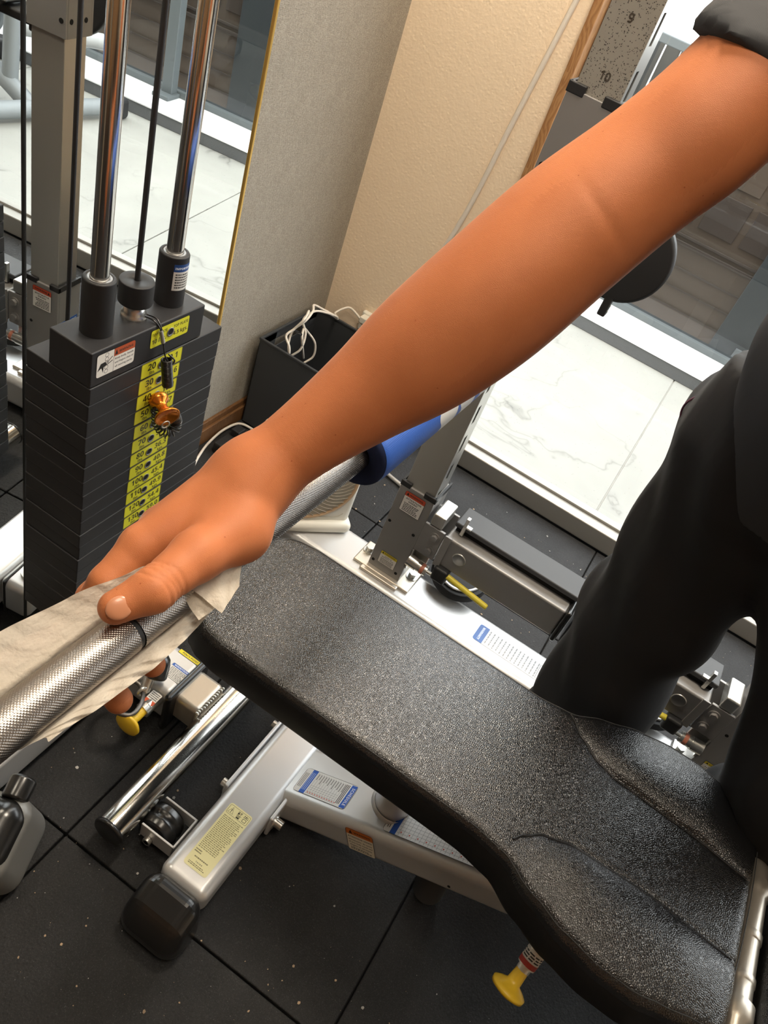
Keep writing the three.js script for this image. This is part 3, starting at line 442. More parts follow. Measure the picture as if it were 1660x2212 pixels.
// ---------------------------------------------------------------- weight stack
// drawn with 25 mm plates, then brought to the real 22 mm plate size about the stack's foot
function seatStack(o) { for (const c of o.children) c.position.sub(V(-0.6015, 0.218, -0.716)); o.scale.setScalar(0.876); o.position.set(-0.5269, 0.3528, -0.6272); }
{
  const s = group('weight_stack', 'black weight stack with yellow numbered labels on the guide rods', 'weight stack');
  const pg = triUV(box(-0.0515, 0.0515, -0.0124, 0.0124, -0.124, 0.124, 0.0016, 2));
  const hole = (parent, x, y, z) => {
    const a = lathe([[0.0058, 0], [0.0066, 0.0008], [0.0052, 0.0009], [0.0046, 0.0002]], [x, y, z], [x + 1, y, z], 24);
    mesh('pin_bushing', a, M.edge, parent); mesh('pin_hole', rod([x - 0.0004, y, z], [x + 0.0003, y, z], 0.005, 0.005, 20), M.hole, parent);
  };
  for (let i = 0; i < 19; i++) {
    const y = 0.699 - 0.0253 * (i + 0.5), p = new THREE.Mesh(pg, M.plate); p.name = 'weight_plate'; p.castShadow = p.receiveShadow = true;
    p.position.set(-0.6015 + (rnd() - 0.5) * 0.0016, y, -0.716 + (rnd() - 0.5) * 0.0024); s.add(p);
    const lb = 20 + 10 * i, kg = (lb * 0.45359).toFixed(1);
    sticker('number_sticker', p, 0.077, 0.0228, [0.05195, 0.0005, -0.0015], [0, Math.PI / 2, 0], print(0.077, 0.0228, 3600, (g, w, h) => {
      g.fillStyle = '#d9d92c'; g.fillRect(0, 0, w, h); g.strokeStyle = '#7d7a16'; g.lineWidth = 2; rr(g, 2, 2, w - 4, h - 4, 10); g.stroke(); g.fillStyle = '#141408';
      fit(g, String(lb), w * 0.25, h * 0.40, w * 0.34, h * 0.62); fit(g, 'lbs.', w * 0.27, h * 0.82, w * 0.3, h * 0.3); fit(g, kg, w * 0.79, h * 0.40, w * 0.36, h * 0.56); fit(g, 'kgs.', w * 0.8, h * 0.82, w * 0.3, h * 0.3); }), `yellow ${lb} lbs sticker`);
    hole(p, 0.0522, 0, 0.0);
  }
  const t = new THREE.Group(); t.name = 'top_plate'; s.add(t);
  mesh('block', box(-0.616, -0.5505, 0.6995, 0.749, -0.7935, -0.592, 0.002, 2), M.plate, t);
  sticker('number_sticker', t, 0.071, 0.026, [-0.5499, 0.731, -0.7265], [0, Math.PI / 2, 0], print(0.071, 0.026, 5000, (g, w, h) => { g.fillStyle = '#d9d92c'; g.fillRect(0, 0, w, h); g.fillStyle = '#141408'; fit(g, 'TOP PLATE', w * 0.22, h * 0.28, w * 0.4, h * 0.3); fit(g, '10 lbs.', w * 0.22, h * 0.68, w * 0.38, h * 0.4); fit(g, 'TOP PLATE', w * 0.78, h * 0.28, w * 0.4, h * 0.3); fit(g, '4.5 kgs.', w * 0.79, h * 0.68, w * 0.4, h * 0.4); }), 'yellow top plate sticker');
  sticker('warning_sticker', t, 0.062, 0.032, [-0.5499, 0.727, -0.632], [0, Math.PI / 2, 0], print(0.062, 0.032, 6400, (g, w, h) => { g.fillStyle = '#e6e4de'; g.fillRect(0, 0, w, h); g.fillStyle = '#b5532b'; g.fillRect(w * 0.44, 0, w * 0.56, h * 0.34); g.fillStyle = '#111'; g.fillRect(w * 0.435, 0, 3, h); fit(g, 'WARNING', w * 0.76, h * 0.18, w * 0.38, h * 0.24); g.beginPath(); g.moveTo(w * 0.5, h * 0.06); g.lineTo(w * 0.54, h * 0.28); g.lineTo(w * 0.46, h * 0.28); g.fill(); fit(g, 'Keep body, hands', w * 0.72, h * 0.46, w * 0.5, h * 0.17); fit(g, 'and fingers clear of', w * 0.72, h * 0.64, w * 0.5, h * 0.17); fit(g, 'all moving parts.', w * 0.72, h * 0.82, w * 0.48, h * 0.17);
    g.beginPath(); g.moveTo(w * 0.02, h * 0.72); g.lineTo(w * 0.10, h * 0.42); g.lineTo(w * 0.22, h * 0.40); g.lineTo(w * 0.26, h * 0.56); g.lineTo(w * 0.18, h * 0.62); g.lineTo(w * 0.17, h * 0.86); g.lineTo(w * 0.12, h * 0.62); g.closePath(); g.fill(); g.lineWidth = 7; g.strokeStyle = '#111'; g.beginPath(); g.moveTo(w * 0.24, h * 0.5); g.lineTo(w * 0.4, h * 0.28); g.moveTo(w * 0.26, h * 0.56); g.lineTo(w * 0.41, h * 0.46); g.stroke(); g.lineWidth = 3; for (let i = 0; i < 5; i++) { g.beginPath(); g.arc(w * 0.25, h * (0.12 + 0.18 * i), h * 0.085, 0, 7); g.stroke(); } }), 'white warning sticker with pinched-hand pictogram');
  hole(t, -0.5497, 0.7315, -0.7265);
  for (const z of [-0.6315, -0.7575]) { mesh('guide_sleeve', lathe([[0.019, 0], [0.019, 0.069], [0.0178, 0.071], [0.0145, 0.0715], [0.0125, 0.069], [0.0122, 0.02]], [-0.583, 0.7485, z], [-0.583, 2, z], 40), M.blackMatte, t); mesh('bushing', lathe([[0.0145, 0], [0.0145, 0.002], [0.011, 0.002], [0.011, 0]], [-0.583, 0.8175, z], [-0.583, 2, z], 40), M.edge, t); }
  { const g = new THREE.CylinderGeometry(0.0192, 0.0192, 0.036, 20, 1, true, 0.75, 1.45); g.translate(-0.583, 0.793, -0.7575); mesh('sleeve_sticker', g, S({ roughness: 0.45, map: print(0.026, 0.036, 8000, (g, w, h) => { g.fillStyle = '#d6d6d2'; g.fillRect(0, 0, w, h); g.fillStyle = '#274a86'; g.fillRect(0, 0, w, h * 0.28); g.fillStyle = '#eef2fa'; fit(g, 'IMPORTANT', w / 2, h * 0.15, w * 0.9, h * 0.2); lines(g, w * 0.1, h * 0.34, w * 0.8, h * 0.6, 6, '#333'); }) }), t, true); }
  mesh('cable_knob', lathe([[0.0001, 0], [0.0125, 0], [0.0125, 0.016], [0.0205, 0.0165], [0.0212, 0.018], [0.0212, 0.0445], [0.0205, 0.046], [0.005, 0.0465], [0.0045, 0.04], [0.0001, 0.04]], [-0.583, 0.752, -0.694], [-0.583, 2, -0.694], 48), M.blackMatte, t);
  mesh('cable_stud', lathe([[0.016, 0], [0.016, 0.004], [0.0132, 0.006], [0.0132, 0.018], [0.0001, 0.018]], [-0.583, 0.7488, -0.694], [-0.583, 2, -0.694], 40), M.zinc, t);
  for (const z of [-0.6315, -0.7575]) mesh('bumper', rod([-0.583, 0.13, z], [-0.583, 0.218, z], 0.022), M.blackRubber, s);
  mesh('selector_rod', rod([-0.583, 0.225, -0.694], [-0.583, 0.75, -0.694], 0.011), M.zinc, s);
  seatStack(s);
}
{ // selector pin on a coiled lanyard
  const p = group('selector_pin', 'orange anodised selector pin on a black coiled lanyard', 'weight pin');
  const A = [-0.549, 0.634, -0.7155], Bd = V(0.05, -0.012, 0.022).normalize(), at = (t, dy = 0, dz = 0) => [A[0] + Bd.x * t, A[1] + Bd.y * t + dy, A[2] + Bd.z * t + dz];
  mesh('stem', rod(at(-0.03), at(0.006), 0.0042), M.zinc, p);
  mesh('knob', lathe([[0.0001, 0.003], [0.0125, 0.003], [0.0138, 0.006], [0.0128, 0.011], [0.0075, 0.015], [0.0068, 0.021], [0.009, 0.027], [0.0165, 0.034], [0.0178, 0.0365], [0.017, 0.038], [0.0155, 0.0372], [0.007, 0.0335], [0.0001, 0.0325]], A, at(1), 40), M.orange, p);
  mesh('key_ring', new THREE.TorusGeometry(0.0058, 0.0009, 8, 30).rotateY(1.25).rotateX(0.35).translate(...at(0.0385, -0.010, 0.003)), M.zinc, p);
  const helix = (path, r, turns, wire) => { const c = new THREE.CatmullRomCurve3(path.map((q) => V(...q))), fr = c.computeFrenetFrames(turns * 16), pts = []; for (let i = 0; i <= turns * 16; i++) { const t = i / (turns * 16), o = c.getPointAt(t), a = i / 16 * Math.PI * 2; o.addScaledVector(fr.normals[i], r * Math.cos(a)).addScaledVector(fr.binormals[i], r * Math.sin(a)); pts.push(o); } return new THREE.TubeGeometry(new THREE.CatmullRomCurve3(pts), turns * 20, wire, 5); };
  mesh('coil', helix([[-0.536, 0.704, -0.7085], [-0.534, 0.685, -0.7105], [-0.533, 0.662, -0.7145]], 0.0065, 26, 0.0010), M.blackGloss, p);
  mesh('coil', helix([[-0.541, 0.628, -0.712], [-0.540, 0.610, -0.7115], [-0.537, 0.594, -0.712], [-0.530, 0.583, -0.718], [-0.524, 0.583, -0.728], [-0.524, 0.597, -0.7325], [-0.521, 0.615, -0.722]], 0.0075, 22, 0.0011), M.blackGloss, p);
  mesh('lanyard', [tube([[-0.569, 0.753, -0.698], [-0.557, 0.7535, -0.7], [-0.5485, 0.747, -0.7025], [-0.5425, 0.728, -0.7055], [-0.537, 0.708, -0.707], [-0.530, 0.698, -0.712], [-0.529, 0.703, -0.716], [-0.536, 0.711, -0.711]], 0.0011, 60, 6), tube([[-0.571, 0.753, -0.704], [-0.557, 0.7535, -0.706], [-0.5485, 0.747, -0.705], [-0.5425, 0.729, -0.7065]], 0.0011, 30, 6)], M.blackGloss, p);
  mesh('ferrule', rod([-0.5468, 0.7425, -0.7035], [-0.5428, 0.7265, -0.706], 0.0029), M.zinc, p);
  seatStack(p);
}
// ---------------------------------------------------------------- adjustable bench
const bench = group('adjustable_bench', 'black leather adjustable bench on a silver frame', 'bench');
{
  const hwT = [[-0.372, 0.079], [-0.366, 0.097], [-0.352, 0.113], [-0.33, 0.123], [-0.30, 0.1275], [0.10, 0.1275], [0.15, 0.135], [0.2, 0.161], [0.25, 0.18], [0.3, 0.1895], [0.345, 0.190], [0.38, 0.182], [0.42, 0.172], [0.448, 0.164]];
  const X0 = -0.372, X1 = 0.446, ZC = -0.7165, TOP = 0.432, R = 0.016, BOT = 0.362, NX = 230, NZ = 150;
  const seamB = [[0.15, -0.842], [0.18, -0.812], [0.21, -0.791], [0.242, -0.782], [0.35, -0.776], [0.451, -0.764]], seamF = [[0.13, -0.589], [0.148, -0.606], [0.16, -0.621], [0.181, -0.638], [0.223, -0.65], [0.326, -0.654], [0.45, -0.646]];
  const xs = []; for (let i = 0; i <= NX; i++) { const t = i / NX; xs.push(X0 + (X1 - X0) * (t < 0.12 ? Math.pow(t / 0.12, 1.6) * 0.12 : t)); }
  const height = (x, z) => {
    const hw = interp(hwT, x), dz = Math.abs(z - ZC), d = Math.min(hw - dz, x - X0 + 0.0, X1 - x + 0.004);
    let y = TOP; if (d < R) { const e = 1 - clamp(d / R); y -= R * (1 - Math.sqrt(Math.max(0, 1 - e * e))); }
    y += 0.005 * (1 - (dz / hw) * (dz / hw)) * sstep(X0, X0 + 0.1, x);
    if (x > 0.135) {
      const zb = interp(seamB, x), zf = interp(seamF, x), on = sstep(0.14, 0.2, x);
      let bul = 0; if (z < zb) bul = clamp((zb - z) / Math.max(0.01, zb - (ZC - hw))); else if (z > zf) bul = clamp((z - zf) / Math.max(0.01, (ZC + hw) - zf));
      y += on * 0.017 * Math.sin(Math.pow(bul, 0.7) * Math.PI) * sstep(0.15, 0.26, x) * (1 - 0.75 * sstep(0.36, 0.45, x));
      for (const q of [zb, zf]) { const g = Math.abs(z - q); y -= 0.0018 * Math.exp(-(g * g) / (0.0045 * 0.0045)) * sstep(0.14, 0.17, x); }
    }
    return y;
  };
  const pos = [], idx = [], uv = [], put = (x, y, z) => { pos.push(x, y, z); uv.push(x, z); return pos.length / 3 - 1; };
  const grid = xs.map((x) => { const hw = interp(hwT, x), row = []; for (let j = 0; j <= NZ; j++) { const s = -1 + 2 * j / NZ, e = Math.sign(s) * (1 - Math.pow(1 - Math.abs(s), 1.15)), z = ZC + hw * e; row.push(put(x, height(x, z), z)); } return row; });
  for (let i = 0; i < NX; i++) for (let j = 0; j < NZ; j++) idx.push(grid[i][j], grid[i][j + 1], grid[i + 1][j], grid[i + 1][j], grid[i][j + 1], grid[i + 1][j + 1]);
  const top = new THREE.BufferGeometry(); top.setAttribute('position', new THREE.Float32BufferAttribute(pos, 3)); top.setAttribute('uv', new THREE.Float32BufferAttribute(uv, 2)); top.setIndex(idx); top.computeVertexNormals();
  const pad = mesh('backrest_pad', top, M.leather, bench, true);
  // side wall and underside of the pad
  const out = []; for (let i = 0; i <= NX; i += 2) out.push([xs[i], ZC + interp(hwT, xs[i])]); for (let i = NX; i >= 0; i -= 2) out.push([xs[i], ZC - interp(hwT, xs[i])]);
  const wp = [], wi = []; const n = out.length;
  const rows = [[TOP - R, 0], [TOP - R - 0.006, 0.0008], [TOP - R - 0.018, 0.0022], [BOT + 0.012, 0.0012], [BOT + 0.003, -0.003], [BOT, -0.008]];
  for (const [y, o] of rows) for (const [x, z] of out) { const cx = 0.04, k = 1 + o / 0.13; wp.push(cx + (x - cx) * (1 + o / 0.4), y, ZC + (z - ZC) * k); }
  for (let r = 0; r < rows.length - 1; r++) for (let i = 0; i < n; i++) { const a = r * n + i, b = r * n + (i + 1) % n, c = a + n, d = b + n; wi.push(a, c, b, b, c, d); }
  const last = (rows.length - 1) * n, c0 = wp.length / 3; for (let i = 0; i < n / 2 - 1; i++) { const a = last + i, b = last + i + 1, c = last + n - 1 - i, d = last + n - 2 - i; wi.push(a, c, b, b, c, d); }
  const wg = new THREE.BufferGeometry(); wg.setAttribute('position', new THREE.Float32BufferAttribute(wp, 3)); wg.setIndex(wi); wg.computeVertexNormals(); wg.setAttribute('uv', new THREE.Float32BufferAttribute(new Float32Array(wp.length / 3 * 2), 2));
  mesh('side_band', wg, M.vinyl, pad);
  const edge = []; for (let i = 0; i < out.length; i += 2) { const [x, z] = out[i]; edge.push([0.04 + (x - 0.04) * 0.985, height(0.04 + (x - 0.04) * 0.985, ZC + (z - ZC) * 0.955) + 0.0003, ZC + (z - ZC) * 0.955]); }
  mesh('edge_stitching', tube(edge, 0.0007, 500, 5, true), M.thread, pad);
  for (const sm of [seamB, seamF]) { const pts = []; for (let x = 0.15; x <= 0.445; x += 0.008) { const z = interp(sm, x); pts.push([x, height(x, z) + 0.0004, z]); } mesh('seam_welt', tube(pts, 0.0017, 160, 8), M.welt, pad); }
  // hinge
  const hz = [[-0.85, 0.0115], [-0.795, 0.0115], [-0.79, 0.0155], [-0.772, 0.0155], [-0.767, 0.0125], [-0.715, 0.0125], [-0.714, 0.0138], [-0.704, 0.0138], [-0.703, 0.0125], [-0.654, 0.0125], [-0.653, 0.0138], [-0.645, 0.0138], [-0.644, 0.0128], [-0.622, 0.0128], [-0.618, 0.0165], [-0.598, 0.0165], [-0.594, 0.0125], [-0.582, 0.011], [-0.578, 0.007], [-0.57, 0.006], [-0.568, 0.0001]];
  mesh('hinge', lathe(hz.map(([z, r]) => [r * 1.28, z + 0.85]), [0.466, 0.408, -0.85], [0.466, 0.408, 1], 32), M.nickel, bench);
  mesh('hinge_bracket', [box(0.44, 0.48, 0.34, 0.395, -0.79, -0.63, 0.004)], M.silver, bench);
  // seat pad beyond the hinge
  const seat = mesh('seat_pad', [box(0.487, 0.81, 0.372, 0.436, -0.90, -0.532, 0.02, 4)], M.leather, bench);
  mesh('seat_stitching', tube([[0.496, 0.4365, -0.88], [0.496, 0.4372, -0.72], [0.496, 0.4365, -0.55], [0.50, 0.4365, -0.541], [0.65, 0.4368, -0.541], [0.785, 0.4365, -0.545], [0.792, 0.4366, -0.72], [0.785, 0.4365, -0.888], [0.6, 0.4366, -0.892]], 0.0009, 160, 5, true), M.whiteThread, seat);
  // frame
  mesh('front_foot_tube', box(-0.231, -0.146, 0.03, 0.0885, -0.98, -0.452, 0.016, 4), M.silver, bench);
  for (const s of [1, -1]) {
    const z = (q) => s > 0 ? q : -1.433 - q, zz = (a, b) => [Math.min(z(a), z(b)), Math.max(z(a), z(b))], [a0, a1] = zz(-0.456, -0.378);
    const g = box(-0.238, -0.139, 0.004, 0.095, a0, a1, 0.026, 5); const p = g.attributes.position; // cap: slopes down towards its tip
    for (let i = 0; i < p.count; i++) { const t = s > 0 ? sstep(-0.44, -0.378, p.getZ(i)) : sstep(0.44, 0.378, p.getZ(i) + 1.433) ; if (p.getY(i) > 0.04) p.setY(i, p.getY(i) - 0.034 * t * t); const fl = 1 + 0.16 * (1 - clamp(p.getY(i) / 0.06)); p.setX(i, -0.1885 + (p.getX(i) + 0.1885) * fl); } g.computeVertexNormals();
    mesh('foot_cap', g, M.blackGloss, bench);
  }
  // inclined spine
  const ang = Math.atan2(0.166, 0.347), sp = new THREE.Group(); sp.name = 'spine_tube'; bench.add(sp); sp.position.set(-0.15, 0.013, -0.7165); sp.rotation.z = ang;
  mesh('tube_body', box(0, 0.60, 0, 0.068, -0.062, 0.062, 0.018, 4), M.silver, sp);
  sticker('schedule_sticker', sp, 0.100, 0.05, [0.088, 0.0686, 0.016], [-Math.PI / 2, 0, 0], print(0.1, 0.05, 5000, (g, w, h) => { g.fillStyle = '#222'; g.fillRect(0, 0, w, h); g.fillStyle = '#f2f1ee'; rr(g, 3, 3, w - 6, h - 6, 22); g.fill(); g.fillStyle = '#2c63c8'; g.fillRect(w * 0.12, 3, w * 0.10, h - 6); g.fillRect(w * 0.89, 8, w * 0.1, h - 16); g.save(); g.translate(w * 0.945, h * 0.5); g.rotate(Math.PI / 2); g.fillStyle = '#f4f7fd'; fit(g, 'SCHEDULE', 0, 0, h * 0.86, w * 0.075); g.restore(); g.strokeStyle = '#777'; g.lineWidth = 1.5; for (let i = 0; i < 12; i++) { g.beginPath(); g.moveTo(w * (0.25 + 0.047 * i), h * 0.06); g.lineTo(w * (0.25 + 0.047 * i), h * 0.95); g.stroke(); } for (let j = 0; j < 5; j++) { g.beginPath(); g.moveTo(w * 0.24, h * (0.6 + 0.08 * j)); g.lineTo(w * 0.77, h * (0.6 + 0.08 * j)); g.stroke(); } for (let i = 0; i < 12; i++) { g.fillStyle = '#444'; g.fillRect(w * (0.262 + 0.047 * i), h * 0.1, w * 0.01, h * (0.2 + 0.2 * rnd())); g.fillStyle = '#c9554a'; g.fillRect(w * (0.262 + 0.047 * i), h * 0.86, w * 0.016, h * 0.05); } g.fillStyle = '#333'; for (let i = 0; i < 3; i++) g.fillRect(w * (0.80 + 0.026 * i), h * 0.08, w * 0.012, h * 0.8); for (let i = 0; i < 3; i++) g.fillRect(w * (0.03 + 0.026 * i), h * 0.2, w * 0.008, h * 0.6); g.fillStyle = '#dbe6fa'; for (let i = 0; i < 3; i++) g.fillRect(w * (0.132 + 0.028 * i), h * 0.12, w * 0.008, h * 0.74); }), 'white and blue printed schedule sticker');
  sticker('table_sticker', sp, 0.16, 0.06, [0.292, 0.0686, 0.018], [-Math.PI / 2, 0, 0], print(0.16, 0.06, 4000, (g, w, h) => { g.fillStyle = '#222'; g.fillRect(0, 0, w, h); g.fillStyle = '#f4f3f0'; rr(g, 3, 3, w - 6, h - 6, 20); g.fill(); g.fillStyle = '#2c63c8'; g.fillRect(w * 0.08, 3, w * 0.06, h - 6); g.strokeStyle = '#888'; g.lineWidth = 1.5; for (let i = 0; i < 18; i++) { g.beginPath(); g.moveTo(w * (0.17 + 0.045 * i), h * 0.05); g.lineTo(w * (0.17 + 0.045 * i), h * 0.96); g.stroke(); } for (let j = 0; j < 9; j++) { g.beginPath(); g.moveTo(w * 0.15, h * (0.1 + 0.1 * j)); g.lineTo(w * 0.97, h * (0.1 + 0.1 * j)); g.stroke(); } g.fillStyle = '#c9554a'; for (let i = 0; i < 8; i++) g.fillRect(w * (0.18 + 0.09 * i), h * 0.84, w * 0.012, h * 0.04); g.fillStyle = '#444'; for (let i = 0; i < 2; i++) g.fillRect(w * (0.03 + 0.02 * i), h * 0.15, w * 0.007, h * 0.7); }), 'white printed table sticker with blue column');
  sticker('warning_sticker', sp, 0.050, 0.052, [0.178, 0.036, 0.0626], [0, 0, 0], print(0.05, 0.056, 6000, (g, w, h) => { g.fillStyle = '#1d1712'; g.fillRect(0, 0, w, h); g.fillStyle = '#d9d2c0'; rr(g, 5, 5, w - 10, h - 10, 22); g.fill(); g.save(); rr(g, 5, 5, w - 10, h - 10, 22); g.clip(); g.fillStyle = '#c06a2c'; g.fillRect(0, 0, w, h * 0.26); g.restore(); g.fillStyle = '#1c120a'; fit(g, 'WARNING', w * 0.6, h * 0.15, w * 0.6, h * 0.17); g.beginPath(); g.moveTo(w * 0.18, h * 0.07); g.lineTo(w * 0.25, h * 0.22); g.lineTo(w * 0.11, h * 0.22); g.fill(); g.fillStyle = '#222'; fit(g, 'ATTENTION USERS!', w / 2, h * 0.36, w * 0.88, h * 0.13); fit(g, 'Moving parts - Be aware', w / 2, h * 0.5, w * 0.86, h * 0.1); fit(g, 'of your body, hands and', w / 2, h * 0.62, w * 0.86, h * 0.1); fit(g, 'fingers at all times', w / 2, h * 0.74, w * 0.8, h * 0.1); lines(g, w * 0.12, h * 0.82, w * 0.76, h * 0.12, 2, '#333'); }), 'white sticker with orange warning band');
  mesh('drain_hole', rod([0.33, 0.02, 0.0618], [0.33, 0.02, 0.0625], 0.0025, 0.0025, 12), M.hole, sp);
  mesh('support_post', [rod([0.005, 0.16, -0.7165], [-0.005, 0.362, -0.7165], 0.031, 0.031, 32), lathe([[0.033, -0.004], [0.037, 0], [0.033, 0.006]], [0.006, 0.168, -0.7165], [0.001, 1.168, -0.7165])], M.silver, bench);
  mesh('underside_bumper', rod([0.13, 0.02, -0.7165], [0.118, 0.14, -0.7165], 0.026, 0.026), M.padGrey, bench);
  mesh('seat_frame', [box(0.36, 0.78, 0.315, 0.368, -0.755, -0.678, 0.01), box(0.60, 0.67, 0.03, 0.32, -0.755, -0.678, 0.01)], M.silver, bench);
  mesh('rear_foot_tube', box(0.585, 0.685, 0.0, 0.07, -0.97, -0.46, 0.016, 3), M.silver, bench);
  // clamp plates and bolts on the foot tube
  mesh('clamp_plate', [box(-0.238, -0.231, 0.03, 0.085, -0.80, -0.615, 0.003, 3), box(-0.146, -0.139, 0.03, 0.085, -0.80, -0.615, 0.003, 3)], M.silver, bench);
  for (const z of [-0.632, -0.775]) { bolt(bench, [-0.238, 0.055, z], 'x', 0.009, -0.009); bolt(bench, [-0.139, 0.055, z], 'x', 0.009, 0.012); }
  // caster wheel
  const cw = new THREE.Group(); cw.name = 'caster'; bench.add(cw);
  mesh('fork', [box(-0.30, -0.236, 0.030, 0.064, -0.498, -0.4945, 0.001), box(-0.30, -0.236, 0.030, 0.064, -0.5525, -0.549, 0.001), box(-0.2395, -0.236, 0.030, 0.064, -0.5525, -0.4945, 0.001)], M.silver, cw);
  mesh('wheel', [lathe([[0.009, -0.021], [0.028, -0.021], [0.031, -0.017], [0.0325, -0.009], [0.0335, -0.0055], [0.0312, -0.004], [0.0312, 0.004], [0.0335, 0.0055], [0.0325, 0.009], [0.031, 0.017], [0.028, 0.021], [0.009, 0.021]], [-0.281, 0.036, -0.5235], [-0.281, 0.036, 1], 48)], M.blackGloss, cw);
  mesh('hub', [lathe([[0.009, -0.022], [0.018, -0.0215], [0.019, -0.021], [0.0001, -0.021]], [-0.281, 0.036, -0.5235], [-0.281, 0.036, 1], 32), lathe([[0.0001, 0.0215], [0.019, 0.021], [0.018, 0.022], [0.009, 0.023], [0.0001, 0.0235]], [-0.281, 0.036, -0.5235], [-0.281, 0.036, 1], 32)], M.padGrey, cw);
  mesh('axle', [rod([-0.281, 0.036, -0.56], [-0.281, 0.036, -0.487], 0.0045), hex([-0.281, 0.036, -0.4905], 'z', 0.008, 0.007), hex([-0.281, 0.036, -0.556], 'z', 0.008, 0.007)], M.zinc, cw);
  sticker('caution_sticker', bench, 0.043, 0.118, [-0.1875, 0.0892, -0.538], [-Math.PI / 2, 0, 0], print(0.043, 0.118, 7000, (g, w, h) => {
    g.fillStyle = '#efe9b4'; g.fillRect(0, 0, w, h); g.strokeStyle = '#3b3a20'; g.lineWidth = 3; rr(g, w * 0.05, h * 0.025, w * 0.9, h * 0.13, 14); g.stroke(); g.beginPath(); g.moveTo(w * 0.2, h * 0.045); g.lineTo(w * 0.31, h * 0.135); g.lineTo(w * 0.09, h * 0.135); g.closePath(); g.stroke(); g.fillStyle = '#2c2b18'; fit(g, '!', w * 0.2, h * 0.1, w * 0.2, h * 0.07);
    // the two characters 警 告, drawn stroke by stroke
    const q = (x, y, a, b) => g.fillRect(w * x, h * y, w * a, h * b);
    q(0.44, 0.045, 0.18, 0.006); q(0.47, 0.036, 0.012, 0.03); q(0.58, 0.036, 0.012, 0.03); q(0.45, 0.06, 0.07, 0.024); q(0.54, 0.06, 0.07, 0.006); q(0.56, 0.06, 0.014, 0.026); q(0.44, 0.092, 0.19, 0.006); q(0.46, 0.104, 0.15, 0.005); q(0.46, 0.114, 0.15, 0.005); q(0.47, 0.124, 0.13, 0.02);
    q(0.72, 0.048, 0.17, 0.007); q(0.70, 0.068, 0.21, 0.007); q(0.795, 0.038, 0.016, 0.036); q(0.72, 0.04, 0.016, 0.02); g.lineWidth = w * 0.016; g.strokeStyle = '#2c2b18'; g.strokeRect(w * 0.73, h * 0.092, w * 0.14, h * 0.042);
    lines(g, w * 0.07, h * 0.185, w * 0.86, h * 0.55, 22, '#9c976a'); lines(g, w * 0.07, h * 0.75, w * 0.3, h * 0.06, 2, '#6f6b48'); lines(g, w * 0.2, h * 0.84, w * 0.6, h * 0.03, 1, '#7d7850'); g.fillStyle = '#4a472c'; fit(g, 'T H I N K', w * 0.5, h * 0.905, w * 0.36, h * 0.025); lines(g, w * 0.14, h * 0.93, w * 0.72, h * 0.04, 2, '#7d7850'); }), 'pale yellow printed caution sticker');
  // pull pin with yellow knob under the wing
  const S0 = V(0.262, 0.310, -0.600), dv = V(-0.0037, -0.030, 0.029).normalize(), pt = (t) => { const q = S0.clone().addScaledVector(dv, t); return [q.x, q.y, q.z]; };
  mesh('pull_pin', [rod(pt(-0.03), pt(0.045), 0.0125, 0.0125), rod(pt(0.045), pt(0.052), 0.0105, 0.0105, 6)], M.zinc, bench);
  mesh('pin_label', [rod(pt(0.022), pt(0.043), 0.0128, 0.0128, 24, true)], S({ map: print(0.08, 0.03, 6000, (g, w, h) => { g.fillStyle = '#e8e4dc'; g.fillRect(0, 0, w, h); g.fillStyle = '#b2362a'; g.fillRect(0, 0, w, h * 0.34); lines(g, 0, h * 0.42, w, h * 0.5, 3, '#2a2a2a'); }), roughness: 0.5 }), bench, true);
  mesh('pin_knob', [lathe([[0.0085, 0], [0.0095, 0.014], [0.010, 0.020], [0.019, 0.025], [0.0245, 0.029], [0.024, 0.034], [0.014, 0.038], [0.0001, 0.039]], pt(0.052), pt(1))], M.yellow, bench);
}
